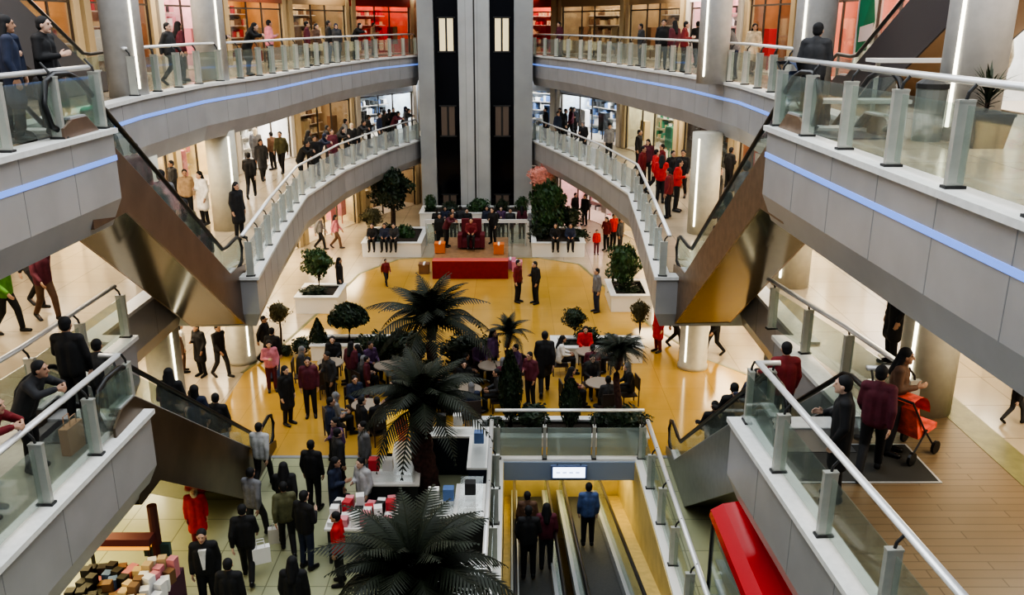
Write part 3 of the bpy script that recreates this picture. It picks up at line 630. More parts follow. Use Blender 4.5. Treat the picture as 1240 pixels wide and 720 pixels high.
bushes=[(757,507,20.7,30,18,.22,'wide round bush at the foot of the short palm'),(645,503,20.7,22,16,.22,'grey green bush by the cypress foot'),
 (725,508,20.9,12,10,.22,'small dark bush between the cone bush and the palm'),(600,512,20.8,13,9,.22,'small dark bush at the pit railing corner'),
 (365,418,26.7,12,12,.46,'black green bush at the planter end by the thin tree'),(410,424,26.7,14,12,.46,'black green bush under the umbrella tree'),
 (345,425,26.8,10,9,.46,'low dark bush by the lone man in blue trousers'),(440,418,26.7,17,14,.46,'dark bush spreading towards the big palm'),(462,425,26.8,16,20,.0,'tall dark shrub leaning behind the palm'),
 (712,406,26.6,14,12,.46,'black bush below the ball topped tree'),(740,415,26.6,16,12,.46,'dark spreading bush behind the short palm crown'),(680,420,26.5,12,10,.46,'dark bush beside the tall man in black'),
 (470,283,41.0,13,14,.6,'dark shrub in the stage planter below the big tree'),(492,286,41.0,12,18,.6,'tall green shrub at the planter end near the stage'),(455,290,40.2,12,8,.6,'low dark shrub at the foot of the olive tree'),
 (655,280,40.8,14,12,.6,'dark shrub at the foot of the leafy green tree'),(700,285,40.8,13,9,.6,'dark shrub at the far end of the stage planter'),
 (521,246,45.2,7,13,.95,'narrow green shrub against the first stone pier'),(545,252,45.2,10,10,.95,'dark shrub before the first glass shaft'),(580,250,45.2,13,12,.95,'green shrub before the stone pilaster'),(608,250,45.2,9,10,.95,'dark shrub before the second glass shaft'),(632,248,45.2,8,13,.95,'narrow green shrub against the last stone pier'),
 (380,352,31.7,17,7,.56,'dark ground bush filling the square planter by the cream shops'),(760,352,32.3,20,9,.56,'dark ground bush filling the square planter by the seated man'),
 (520,455,23.4,24,22,.0,'dark mass of shrub behind the middle palm crown'),(560,424,25.7,29,24,.0,'dark mass of shrub between the palms'),(590,420,25.6,15,16,.0,'dark shrub beside the people in purple'),(492,420,25.6,28,24,.0,'dark shrub under the tall palm crown'),(458,420,25.7,20,22,.0,'dark rounded shrub beyond the middle palm, trio side'),(545,480,22.2,18,22,.0,'tall dark shrub behind the kiosk railing')]
for px,py,Y,r,hh,z0,lb in bushes:
    zc=zat(py,Y); x=xat(px,Y,zc); s=F/(Y*CS+(CZ-zc)*SN)
    rzv=max(hh/s,.5*(zc-z0)) if z0==0 else hh/s
    t=thing('bush',lb,'bush',(x,Y,z0)); MB().tube([(0,0,0),(0,0,max(.06,zc-z0))],.03,6).obj('stem',m_bark,t)
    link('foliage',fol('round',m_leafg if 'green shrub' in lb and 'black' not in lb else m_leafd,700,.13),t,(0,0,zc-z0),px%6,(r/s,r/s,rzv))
def frond_mesh(seed,L=1.0,droop=.55):
    r=random.Random(seed); b=MB(); n=26; pts=[]
    for k in range(n+1):
        s=k/n; pts.append(Vector((s*L*.92,0,.30*math.sin(s*PI*.55)*L - droop*L*s**2.2*.75)))
    b.tube(pts[::2],[.016*(1-.8*k/(n/2)) for k in range(n//2+1)],4)
    for k in range(2,n+1):
        s=k/n; l=.30*math.sin(PI*min(1,.12+s*.92))**.7*L*.75+.03; d=(pts[k]-pts[k-1]).normalized()
        for sd in(-1,1):
            q=Vector((.55*d.x,sd*.8,.55*d.z-.30-.15*r.random())).normalized(); p=pts[k]; w=d*.017*L
            b.add([p-w,p+w,p+q*l*.6+w*.7,p+q*l,p+q*l*.6-w*.7],[(0,1,2,3,4)])
    return b.mesh('frond',m_frond)
FR=[frond_mesh(i,1,[.35,.55,.8][i]) for i in range(3)]
def palm(label,x,y,z0,zc,R,tr=.16,nf=30,bark=None,seed=0,up=1.0):
    r=random.Random(seed); t=thing('palm_tree',label,'palm tree',(x,y,z0)); H=zc-z0
    b=MB(); n=14; pts=[];rs=[]
    for k in range(n+1): pts.append((.05*math.sin(k*.5),0,H*k/n)); rs.append(tr*(1.15-.25*k/n)*(1.08 if k%2 else .94))
    b.tube(pts,rs,12).obj('trunk',bark or m_barkr,t,True)
    MB().ell((0,0,H),(tr*1.2,tr*1.2,tr*1.5),10,8).obj('crown_shaft',m_frond,t)
    for k in range(nf):
        e=(k/nf); a=k*2.39996+r.uniform(-.2,.2); el=(1.15-1.55*e)*up+r.uniform(-.1,.1); s=R*(.85+.3*r.random())*(1.05-.25*(1-e))
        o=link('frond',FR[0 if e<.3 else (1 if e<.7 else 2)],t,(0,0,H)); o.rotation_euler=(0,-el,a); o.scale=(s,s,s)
    return t
palm('tall palm with arching fronds standing on the amber floor before the stage',-2.35,24.0,0,zat(393,24),2.15,.15,30,seed=1)
palm('palm with thick reddish trunk rising beside the black kiosk',-1.95,17.3,0,zat(492,17.3),1.75,.25,34,seed=2,up=.9)
palm('lowest palm, dark bushy crown spreading in front of the kiosk',-1.5,11.2,0,zat(700,11.2),1.72,.2,46,seed=3,up=.75)
palm('short palm with flat crown and slim trunk in the pit planter',2.75,20.75,.26,zat(425,20.75),.92,.085,30,seed=4,up=.55)
palm('stubby yucca palm standing behind the cypress',-.10,24.6,0,zat(404,24.6),.85,.08,20,seed=6,up=1.15)
# ------------------------------------------------------------------ people: continuous bodies grown from tapered limbs
def _caps(bm,a,b,ra,rb):
    t=bmesh.new()
    for c,r in((a,ra),(b,rb)): bmesh.ops.create_icosphere(t,subdivisions=2,radius=r,matrix=Matrix.Translation(Vector(c)))
    res=bmesh.ops.convex_hull(t,input=t.verts); 
    bmesh.ops.delete(t,geom=[g for g in res['geom_interior'] if isinstance(g,bmesh.types.BMVert)],context='VERTS')
    me=bpy.data.meshes.new('tmp'); t.to_mesh(me); t.free(); bm.from_mesh(me); bpy.data.meshes.remove(me)
def _ell(bm,c,r):
    m=Matrix.Translation(Vector(c))@Matrix.Diagonal((*r,1)); bmesh.ops.create_icosphere(bm,subdivisions=3,radius=1,matrix=m)
def grow(name,caps,ells,vox,smooth,dec,mats):
    bm=bmesh.new()
    for c in caps: _caps(bm,*c)
    for e in ells: _ell(bm,*e)
    me=bpy.data.meshes.new('tmp'); bm.to_mesh(me); bm.free()
    o=bpy.data.objects.new('tmp',me); col.objects.link(o)
    m=o.modifiers.new('r','REMESH'); m.mode='VOXEL'; m.voxel_size=vox
    if smooth: m=o.modifiers.new('s','SMOOTH'); m.iterations=smooth; m.factor=.5
    if dec<1: m=o.modifiers.new('d','DECIMATE'); m.ratio=dec
    dg=bpy.context.evaluated_depsgraph_get(); dg.update()
    out=bpy.data.meshes.new_from_object(o.evaluated_get(dg)); out.name=name
    bpy.data.objects.remove(o); bpy.data.meshes.remove(me)
    out.materials.clear()
    for m in mats: out.materials.append(m)
    out.polygons.foreach_set('use_smooth',[True]*len(out.polygons)); return out
V=lambda *a: Vector(a)
STAND=dict(pel=V(0,0,.93),che=V(0,-.005,1.27),nec=V(0,0,1.43),hd=V(0,-.03,1.575),
  sh=[V(-.165,0,1.375),V(.165,0,1.375)],el=[V(-.225,.03,1.10),V(.225,.03,1.10)],wr=[V(-.225,-.05,.87),V(.225,-.05,.87)],hdir=[V(0,-.12,-1),V(0,-.12,-1)],
  hi=[V(-.085,0,.90),V(.085,0,.90)],kn=[V(-.095,-.015,.49),V(.095,-.015,.49)],an=[V(-.10,.025,.09),V(.10,.025,.09)],fd=[V(-.1,-1,-.12),V(.1,-1,-.12)])
def pose(**k): d=dict(STAND); d.update(k); return d
POSES={
 'stand':STAND,
 'hold':pose(el=[V(-.235,-.02,1.11),V(.235,.02,1.10)],wr=[V(-.06,-.25,1.14),V(.20,-.10,.88)],hdir=[V(.4,-.8,.3),V(0,-.2,-1)],hd=V(0,-.055,1.565)),
 'walk':pose(el=[V(-.22,.12,1.11),V(.22,-.06,1.10)],wr=[V(-.21,.13,.86),V(.20,-.24,.92)],hdir=[V(0,.1,-1),V(0,-.5,-.9)],kn=[V(-.09,-.20,.53),V(.09,.03,.50)],an=[V(-.09,-.26,.11),V(.09,.32,.17)],fd=[V(0,-1,.15),V(0,-.7,-.75)],hi=[V(-.085,-.01,.90),V(.085,.01,.90)]),
 'stride':pose(el=[V(-.22,-.07,1.10),V(.225,.13,1.12)],wr=[V(-.20,-.26,.95),V(.22,.12,.87)],hdir=[V(0,-.6,-.8),V(0,.1,-1)],kn=[V(-.09,.04,.50),V(.09,-.17,.52)],an=[V(-.09,.28,.15),V(.09,-.22,.10)],fd=[V(0,-.75,-.6),V(0,-1,.1)]),
 'lean':pose(pel=V(0,.12,.92),che=V(0,-.05,1.24),nec=V(0,-.13,1.37),hd=V(0,-.21,1.49),sh=[V(-.165,-.10,1.32),V(.165,-.10,1.32)],el=[V(-.24,-.24,1.21),V(.24,-.24,1.21)],wr=[V(-.10,-.43,1.25),V(.10,-.43,1.25)],hdir=[V(.7,-.5,-.3),V(-.7,-.5,-.3)],
    hi=[V(-.085,.12,.89),V(.085,.12,.89)],kn=[V(-.10,.06,.48),V(.10,.10,.48)],an=[V(-.11,.10,.09),V(.11,.16,.09)]),
 'ride':pose(el=[V(-.235,-.02,1.11),V(.24,-.08,1.13)],wr=[V(-.22,-.10,.88),V(.30,-.33,1.06)],hdir=[V(0,-.2,-1),V(.1,-.8,-.5)]),
 'sit':pose(pel=V(0,.02,.52),che=V(0,-.01,.86),nec=V(0,-.03,1.02),hd=V(0,-.08,1.16),sh=[V(-.165,-.02,.965),V(.165,-.02,.965)],el=[V(-.22,-.08,.71),V(.22,-.08,.71)],wr=[V(-.12,-.30,.66),V(.12,-.30,.66)],hdir=[V(.3,-.9,-.2),V(-.3,-.9,-.2)],
    hi=[V(-.085,0,.50),V(.085,0,.50)],kn=[V(-.11,-.42,.52),V(.11,-.42,.52)],an=[V(-.11,-.42,.10),V(.11,-.40,.10)]),
}
def hand_caps(w,d,side,fore):
    d=d.normalized(); n=V(side,0,0) if abs(d.x)<.6 else V(0,-1,0); ax=d.cross(n).normalized()   # ax: across the palm
    if ax.y>0 and abs(d.z)>.5: ax=-ax
    pal=n-d*n.dot(d); pal.normalize()
    c=[(w,w+d*.075,.024,.021)]
    for k,(off,L) in enumerate(((-.030,.060),(-.010,.072),(.010,.068),(.029,.052))):
        c.append((w+ax*off*.7+d*.03,w+ax*off+d*.085,.013,.0125))
        a=w+ax*off+d*.085; m=a+d*L*.6-pal*.008+ax*off*.12; e=m+d*L*.5-pal*.024
        c.append((a,m,.0115,.0105)); c.append((m,e,.0105,.0088))
    a=w+d*.02+ax*(-.03); m=a+d*.035-ax*.028-pal*.01; e=m+d*.036-ax*.008-pal*.014
    c+= [(a,m,.014,.012),(m,e,.012,.0095)]
    return c
SKIN={}
m_eye=M('eye dark',(.02,.015,.012),.3); m_lip=M('lip',(.35,.13,.11),.5)
def person_set(pn):
    p=POSES[pn]; up=(p['nec']-p['che']).normalized(); hd=p['hd']
    q=lambda a,b,t:a+(b-a)*t
    side=V(1,0,0)
    caps=[(p['pel']-side*.055,p['che']-side*.06,.115,.115),(p['pel']+side*.055,p['che']+side*.06,.115,.115),(p['che'],p['nec'],.10,.055),(p['nec']-up*.03,hd-V(0,-.02,.06),.055,.05),
          (p['sh'][0],p['sh'][1],.065,.065)]
    for s in(0,1):
        caps+=[(p['sh'][s],p['el'][s],.058,.042),(p['el'][s],p['wr'][s],.042,.027),(p['hi'][s],p['kn'][s],.088,.058),(p['kn'][s],q(p['kn'][s],p['an'][s],.35),.055,.058),(q(p['kn'][s],p['an'][s],.35),p['an'][s],.056,.038)]
        f=p['fd'][s].normalized(); caps+=[(p['an'][s]-V(0,-.02,.03),p['an'][s]+f*.15-V(0,0,.035),.042,.034)]
        caps+=hand_caps(p['wr'][s],p['hdir'][s],-1 if s==0 else 1,None)
    caps+=[(hd+V(0,-.03,-.06),hd+V(0,-.055,-.085),.048,.034),(hd+V(0,-.085,.012),hd+V(0,-.105,-.025),.012,.016)]
    ells=[(hd+V(0,.005,.015),(.074,.094,.10)),(hd+V(0,-.02,-.03),(.062,.07,.085)),(hd+V(-.076,.0,-.01),(.012,.022,.032)),(hd+V(.076,.0,-.01),(.012,.022,.032)),
          (hd+V(-.032,-.082,.036),(.026,.012,.010)),(hd+V(.032,-.082,.036),(.026,.012,.010))]
    body=grow('person_body',caps,ells,.0075,2,.22,[M('skin',(.45,.27,.19),.55),m_eye,m_lip])
    for pl in body.polygons:
        c=pl.center
        if c.y<hd.y-.05:
            for sx in(-1,1):
                if (c-(hd+V(sx*.032,-.085,.012))).length<.0115: pl.material_index=1
            if abs(c.z-(hd.z-.062))<.009 and abs(c.x)<.026: pl.material_index=2
    out={'body':body}
    tor=[(p['pel']-side*.06+V(0,0,-.04),p['che']-side*.065,.135,.132),(p['pel']+side*.06+V(0,0,-.04),p['che']+side*.065,.135,.132),(p['che'],p['nec'],.12,.075),(p['sh'][0],p['sh'][1],.082,.082)]
    arms=[]
    for s in(0,1): arms+=[(p['sh'][s],p['el'][s],.076,.060),(p['el'][s],q(p['el'][s],p['wr'][s],.93),.060,.045)]
    legs=[(p['hi'][0],p['hi'][1],.11,.11),(p['pel']-side*.03,p['pel']+side*.03,.122,.122)]
    for s in(0,1): legs+=[(p['hi'][s],p['kn'][s],.102,.074),(p['kn'][s],q(p['kn'][s],p['an'][s],.93),.074,.058)]
    out['jacket']=grow('jacket',tor+arms,[],.016,3,.5,[m_black])
    if pn!='sit':
        sk=[]
        for s in(0,1): sk+=[(p['hi'][s],q(p['hi'][s],p['kn'][s],.85),.125,.13)]
        sk+=[(q(p['hi'][0],p['kn'][0],.8),q(p['hi'][1],p['kn'][1],.8),.13,.13)]
        out['coat']=grow('coat',tor+arms+sk,[],.018,3,.5,[m_black])
    out['trousers']=grow('trousers',legs,[],.016,3,.5,[m_black])
    sh=[]
    for s in(0,1):
        f=p['fd'][s].normalized(); a=p['an'][s]; sh.append(grow('shoe',[(a+V(0,.03,-.035),a+f*.17-V(0,0,.045),.053,.043),(a+V(0,.02,0),a+V(0,.02,-.03),.05,.05)],[],.014,2,.6,[m_black]))
    out['shoe']=sh
    out['short']=grow('hair',[],[(hd+V(0,.022,.042),(.086,.096,.092)),(hd+V(0,.045,-.01),(.078,.07,.075))],.012,2,.6,[m_black])
    bk=p['che']+V(0,.10,.03)
    out['long']=grow('hair',[(hd+V(0,.05,.0),bk,.085,.075),(hd+V(-.06,.03,0),p['nec']+V(-.09,.03,-.02),.04,.04),(hd+V(.06,.03,0),p['nec']+V(.09,.03,-.02),.04,.04)],[(hd+V(0,.022,.042),(.09,.10,.096))],.014,2,.6,[m_black])
    out['hood']=grow('headscarf',[(hd+V(0,.03,-.02),p['nec']+V(0,.0,-.03),.088,.095)],[(hd+V(0,.02,.03),(.096,.105,.108))],.014,2,.6,[m_black])
    return out
SETS={k:person_set(k) for k in POSES}
COL={'black':(.012,.012,.014),'charcoal':(.035,.036,.04),'grey':(.17,.17,.18),'pale grey':(.42,.42,.43),'white':(.70,.69,.67),'navy':(.02,.028,.06),'blue':(.07,.11,.24),'red':(.50,.02,.02),'dark red':(.17,.015,.02),
 'maroon':(.11,.02,.035),'brown':(.12,.065,.04),'tan':(.36,.25,.15),'olive':(.10,.10,.05),'green':(.10,.28,.04),'purple':(.10,.05,.12),'pink':(.60,.22,.28),'cream':(.62,.54,.40),'auburn':(.10,.035,.02),'blonde':(.38,.26,.11)}
def cm(c): return M('cloth '+c,COL[c],.75,noise=.15,nscale=9)
SK=[M('skin %d'%i,c,.55) for i,c in enumerate(((.50,.31,.22),(.42,.25,.17),(.56,.37,.28)))]
def recolor(o,m,slot=0): o.material_slots[slot].link='OBJECT'; o.material_slots[slot].material=m
NP=[0]
def person(label,loc,pose_='stand',hair='short',top='black',bot='black',rz=0,h=1.70,garment='jacket',haircol='black',group=None,tilt=0):
    S=SETS[pose_]; NP[0]+=1; s=h/1.70
    b=link('person',S['body'],None,loc,rz,s); recolor(b,SK[NP[0]%3]); tag(b,label,'person',group)
    if garment=='coat' and 'coat' not in S: garment='jacket'
    o=link(garment,S[garment],b); recolor(o,cm(top))
    o=link('trousers',S['trousers'],b); recolor(o,cm(bot))
    for sm in S['shoe']: link('shoe',sm,b)
    o=link('headscarf' if hair=='hood' else 'hair',S[hair],b); recolor(o,cm(haircol))
    return b
# ------------------------------------------------------------------ placing people
CAFE=[((595,470),'in front of the dark shrub',('purple','purple','black','maroon')),((712,452),'beside the short palm',('red','white','maroon','charcoal')),
 ((445,520),'before the palms',('black','charcoal','navy','grey')),((470,470),'under the tall palm',('maroon','black','purple','charcoal')),
 ((402,466),'along the long planter',('black','navy','black','charcoal')),((567,500),'behind the pit corner',('charcoal','black','purple','navy')),((725,492),'between cone bush and short palm',('black','maroon','charcoal','black'))]
TAKEN=[(*at(q[0],q[1],0),0,1.32) for q,_,_ in CAFE]+[(-1.95,17.3,0,.35),(-2.35,24.0,0,.3),(-2.8,17.3,0,.75),(-3.05,15.6,0,.85)]+[(x,y,z,.52) for x,y in ((-8.75,26.2),(-9.0,20.9),(5.75,25.7),(6.75,20.2),(6.75,13.1)) for z in (G,L1,L2)]
def free(x,y,z,r=.29,reach=1.1):
    best=(x,y)
    for k in range(60):
        a=k*2.4; d=reach*math.sqrt(k/60); xx,yy=x+d*math.cos(a),y+d*math.sin(a)
        if all(abs(z-t[2])>1 or math.hypot(xx-t[0],yy-t[1])>r+t[3] for t in TAKEN): best=(xx,yy); break
    TAKEN.append((best[0],best[1],z,r)); return best
def onedge(path,px,side,z,d):
    q=in_path(path,d,side); best=None
    for i in range(len(q)-1):
        for k in range(41):
            f=k/40; x=q[i][0]+(q[i+1][0]-q[i][0])*f; y=q[i][1]+(q[i+1][1]-q[i][1])*f
            e=abs(prj(x,y,z+1)[0]-px)
            if best is None or e<best[0]:
                dx,dy=q[i+1][0]-q[i][0],q[i+1][1]-q[i][1]; nx,ny=dy*side,-dx*side
                best=(e,x,y,math.atan2(nx,-ny))
    return best[1:]
R=math.radians
HAIRC=['black','black','brown','black','auburn']
def describe(top,garment,bot,hair,haircol,pose_):
    h={'short':'','long':'long haired ','hood':'headscarfed '}[hair]
    return '%sperson in %s %s'%(h,top,garment)
def crowd(rows,place,z,path=None,side=1,group=None,frm='from tower'):
    """rows: (px, d or py, pose, hair, top, bottom, garment, turn); labels count along the gallery"""
    R_=[]
    for r in rows:
        px,dd,ps,hair,top,bot,gar,turn=r
        if path is not None:
            x,y,a=onedge(path,px,side,z,dd); rz=a+R(turn)
        else: (x,y),rz=at(px,dd,z),R(turn)
        R_.append((y,x,rz,ps,hair,top,bot,gar))
    R_.sort(key=lambda r:-r[0])
    for i,(y,x,rz,ps,hair,top,bot,gar) in enumerate(R_):
        hc='black' if hair!='hood' else random.choice(['cream','grey','navy'])
        x,y=free(x,y,z,.27,.8) if ps!='lean' else (x,y)
        person('%s %s, %s %s'%(describe(top,gar,bot,hair,hc,ps),place,ORD[i],frm),(x,y,z+.01),ps,hair,top,bot,rz,(1.73 if ps=='lean' else 1.62)+(.06 if ps=='lean' else .16)*random.random(),gar,hc,group)
J,K_='jacket','coat'
# top storey
crowd([(205,.9,'walk','short','charcoal','black',J,0),(218,1.6,'stand','long','maroon','black',J,60),(260,.72,'lean','short','black','charcoal',J,0),(302,.72,'lean','long','black','navy',K_,0),(325,1.5,'hold','short','pink','black',J,40),
       (372,.75,'stand','short','maroon','black',J,20),(383,.75,'hold','long','brown','black',J,-20),(398,.7,'stand','short','black','navy',J,30),(407,.9,'stand','hood','charcoal','black',K_,-60),(432,.72,'lean','short','black','black',J,0),(487,2.6,'hold','short','tan','brown',J,10)],
      'at the brown shop upper railing',L2,L2L[3:],1)
crowd([(678,.75,'hold','short','maroon','brown',J,10),(776,.78,'hold','short','charcoal','black',J,0),(803,.75,'stand','short','black','black',J,70),(816,.9,'stand','long','maroon','black',J,-70),(829,.75,'hold','short','dark red','black',J,150),(886,.72,'lean','short','grey','navy',J,0),
       (912,2.2,'walk','long','cream','brown',K_,80),(845,2.6,'walk','short','black','black',J,-90)],'at the salmon shop upper railing',L2,L2R[3:],-1)
for i,(x,y,ps,hair,top,bot,gar,rz) in enumerate([(-6.93,13.35,'hold','short','black','black',J,90),(-7.36,13.05,'hold','short','navy','black',J,60),(-7.02,12.55,'stand','long','navy','charcoal',K_,120),(-7.27,11.75,'lean','short','black','black',J,90),(-8.3,12.6,'stand','hood','purple','black',K_,30),(-7.25,11.1,'stand','short','charcoal','navy',J,70)]):
    person('%s on the short upper wing, %s from its escalator end'%(describe(top,gar,bot,hair,0,ps),ORD[i]),(x,y,L2+(.04 if y>12.5 and x>-8 else .01)),ps,hair,top,bot,R(rz),1.72,gar)
person('person in black jacket standing over the stroller by the upper bench',(4.75,14.1,L2+.01),'hold','short','charcoal','black',R(150),1.66)
person('person in cream coat browsing beyond the green banner shop, top storey',(9.3,17.2,L2+.01),'stand','long','cream','navy',R(170),1.62,'coat')
# middle storey, cream shop side
crowd([(302,1.9,'walk','short','black','black',J,90),(316,2.6,'walk','long','charcoal','black',K_,-60),(330,3.1,'stand','short','brown','black',J,150),(341,2.4,'stride','short','olive','black',J,-90),(310,3.8,'stand','hood','grey','black',K_,90)],
      'by the middle floor cream shops',L1,L1L[6:],1)
T=['black','charcoal','black','navy','black','maroon','black','grey','black','charcoal']
rows=[(px,.82+(.62 if i%3==1 else 0),['lean','hold','stand'][i%3],['short','long','short','hood','short'][i%5],T[i%10],'black',[J,J,K_][i%3],[0,40,-50][i%3]) for i,px in enumerate((366,374,382,389,396,403,410,418,426,436,446))]
crowd(rows,'at the middle railing',L1,L1L[6:],1,'crowd at the middle railing')
rows=[(px,.84+(.7 if i%2 else 0),['stand','hold','lean','stand'][i%4],['short','short','long','short','hood'][i%5],T[(i+3)%10],'black',[J,K_,J][i%3],[10,60,0,-40][i%4]) for i,px in enumerate((460,469,478,486,494,502,509))]
crowd(rows,'near the bluish middle floor shop',L1,L1L[6:],1,'crowd by the bluish shop')
crowd([(230,268,'stand','short','tan','black',J,20),(249,272,'hold','long','white','black',K_,-30),(291,289,'stand','long','black','black',K_,60),(214,252,'walk','short','charcoal','black',J,-40)],'by the bronze escalator foot',L1,frm='from tower')
# middle storey, red jacket side
rows=[(px,py,['stand','hold','walk'][i%3],['short','long','short'][i%3],c,'black',J,t_) for i,(px,py,c,t_) in enumerate(((772,205,'black',60),(783,221,'maroon',-30),(791,234,'red',100),(800,226,'dark red',-80),(799,246,'red',160),(812,238,'black',20),(808,264,'dark red',-120),(818,256,'red',70),(823,240,'black',-20),(776,232,'dark red',60)))]
crowd(rows,'in the red jacket crowd',L1,group='red jacket crowd')
rows=[(px,.8+.8*(i%3),['stand','walk','hold','stand'][i%4],['short','long','hood','short'][i%4],T[i%10],'black',[K_,J][i%2],40*(i%5)) for i,px in enumerate((648,657,666,675,684,694,706,738))]
crowd(rows,'by the bright middle floor window',L1,L1R[6:],-1,'people at the bright window')
crowd([(881,232,'hold','short','black','black',J,120),(866,268,'stand','short','charcoal','black',J,60)],'by the escalator foot and white shop',L1)
# wings of the middle storey
person('person in dark red jacket leaning over the lower wing railing near the lowest post',(-6.62,9.85,L1+.01),'lean','short','dark red','black',R(90),1.74)
person('person in charcoal jacket leaning on the lower wing railing beside a beige bag',(-6.66,11.0,L1+.01),'lean','short','charcoal','black',R(90),1.75)
person('person in navy coat leaning over the wing railing',(-6.7,8.9,L1+.01),'lean','long','navy','black',R(90),1.75,'coat')
person('broad man in black jacket at the head of the dark brown escalator, back turned',(-6.75,12.35,L1+.04),'ride','short','black','black',R(180),1.80)
person('person in dark red jacket walking past the cream shop beyond the wing well',(*at(60,388,L1),L1+.01),'stride','long','maroon','brown',R(60),1.68)
person('person in charcoal jacket just behind the dark red walker beyond the wing well',(*at(47,372,L1),L1+.01),'walk','short','charcoal','black',R(70),1.68)
person('person in bright green jacket walking beyond the wing well',(*at(14,404,L1),L1+.01),'stride','short','green','black',R(80),1.66)

person('tall figure in long black coat beside the round column and white corner rail',(*at(1076,441,L1),L1+.01),'stand','hood','black','black',R(-90),1.78,'coat','black')
person('person in black coat with back turned at the brown plank railing',(4.28,10.2,L1+.01),'hold','short','black','black',R(-110),1.78,'coat')
person('person in maroon jacket walking between black coat and stroller',(*at(1050,578,L1),L1+.02),'walk','short','maroon','black',R(150),1.66)
person('person in brown jacket pushing the red and white stroller',(*at(1076,549,L1),L1+.02),'hold','long','brown','charcoal',R(60),1.66)
person('small child in black jacket alone on the pale floor past the olive strip',(*at(1226,513,L1),L1+.01),'walk','short','black','charcoal',R(100),.85)
# riders
def rider(key,f,lx,label,*a,**k):
    t,b=ESC[key]; L=math.hypot(b[0]-t[0],b[1]-t[1]); n=int(round((t[2]-b[2])/.2)); kk=min(n-1,int(f*n)); ff=(kk+.45)/n
    person(label,(t[0]+(b[0]-t[0])*ff+lx,t[1]+(b[1]-t[1])*ff,t[2]-(kk+1)*(t[2]-b[2])/n+.03),*a,**k)
RT=[('black','black',J,'short'),('charcoal','navy',J,'short'),('black','black',K_,'long'),('maroon','black',J,'short'),('navy','black',J,'hood'),('grey','black',J,'short'),('black','charcoal',K_,'short'),('olive','black',J,'long'),('black','navy',J,'short'),('charcoal','black',J,'short')]
def riders(key,fs,where,down=True,off=0):
    for i,f in enumerate(fs):
        c=RT[(i+off)%10]
        rider(key,f,.14*(1 if i%2 else -1),'%s riding %s, %s from its head'%(describe(c[0],c[2],c[1],c[3],0,0),where,ORD[i]),'ride',c[3],c[0],c[1],PI if down else 0,1.66+.1*((i*7)%3)/2,c[2])
riders('A',(.10,.24,.38,.46,.56,.64,.74,.82,.90,.97),'the cream shop bronze escalator')
riders('B',(.30,.42,.62,.74,.80,.88),'the red jacket side escalator',True,3)
riders('C',(.12,.42,.54,.60,.72,.80,.90),'the dark brown escalator',True,1)
riders('D',(.32,.44,.56,.66,.80,.92),'the grey steel escalator',True,4)
rider('D',.13,-.14,'person in dark red jacket stepping onto the grey steel escalator','ride','short','dark red','black',PI,1.72)
# ground floor
def gp(px,py,label,ps='stand',hair='short',top='black',bot='black',rz=0,h=1.70,gar=J,hc='black'):
    return person(label,(*free(*at(px,py,0),0.0,.32),.014),ps,hair,top,bot,R(rz),h,gar,hc)
gp(320,592,'person in pale grey top and black trousers at the edge of the amber floor','walk','short','pale grey','black',170)
gp(311,654,'person in grey jacket walking away behind the black suited man','walk','short','grey','charcoal',160)
gp(302,704,'person in black jacket carrying a white bag on the pale floor','stride','short','black','black',190)
SUIT=gp(256,742,'man in black suit jacket over white shirt by the market stall','stand','short','black','black',10,1.78)
b=MB(); b.add([(x,y,z) for y in(-.152,-.09) for x,z in((-.065,1.36),(.065,1.36),(.045,1.2),(.02,.98),(-.02,.98),(-.045,1.2))],[(0,1,2,3,4,5),(11,10,9,8,7,6)]+[(i,(i+1)%6,6+(i+1)%6,6+i) for i in range(6)]); b.obj('shirt',cm('white'),SUIT)
gp(243,664,'person in red coat with pale hood beside the dark escalator','stand','hood','red','dark red',20,1.5,K_,'cream')
gp(339,655,'long haired person in black coat on the pale floor','walk','long','black','black',185,1.74,K_)
gp(352,664,'person in olive jacket beside the long haired black coat','stride','short','olive','black',200,1.66)
gp(382,616,'person in black jacket first in the kiosk queue on the pale floor','stand','short','black','black',170,1.70)
gp(388,676,'person in black coat and navy trousers nearest the lowest palm','hold','short','black','navy',150,1.74)
gp(401,612,'person in charcoal jacket second in the kiosk queue','stand','short','charcoal','black',120)
gp(414,640,'person in navy coat between the queue and the parcel table','hold','long','navy','black',80,1.68,K_)
gp(421,606,'person in grey jacket facing the kiosk counter','stand','short','grey','black',-60)
gp(436,596,'person in purple jacket at the kiosk counter corner','hold','long','purple','black',-50,1.64)
gp(436,672,'person in red jacket behind the lowest palm crown','stand','short','red','black',-90,1.6)
gp(443,636,'person in pale grey jacket standing by the parcel table','hold','short','pale grey','navy',-40,1.66)
gp(362,775,'dark haired person cut off below, next to the lowest palm','stand','long','black','black',180,1.70)
gp(286,775,'dark haired person cut off below, next to the suited man','stand','short','black','charcoal',180,1.66)
gp(350,514,'long haired person in black coat at the side of the standing trio','stand','long','black','black',60,1.72,K_)
gp(369,508,'person in maroon jacket in the middle of the trio','stand','short','maroon','black',10,1.78)
gp(389,509,'person in black jacket with slim legs closing the trio','hold','short','charcoal','black',-40,1.74)
gp(360,470,'person in pink jacket behind the trio','hold','long','pink','maroon',20,1.62)
gp(334,462,'lone man in black jacket and blue trousers near the thin tree','stand','short','black','blue',170,1.74)
gp(315,438,'person in black jacket by the round column on the ground','walk','short','black','black',80,1.62)
gp(428,476,'person in maroon jacket and olive trousers near the umbrella tree','stand','long','maroon','olive',150,1.62)
gp(597,462,'person in purple jacket standing beside the dark shrub and cypress','stand','long','purple','black',60,1.7)
gp(603,486,'person in maroon jacket standing before the cypress','hold','short','maroon','black',-40,1.66)
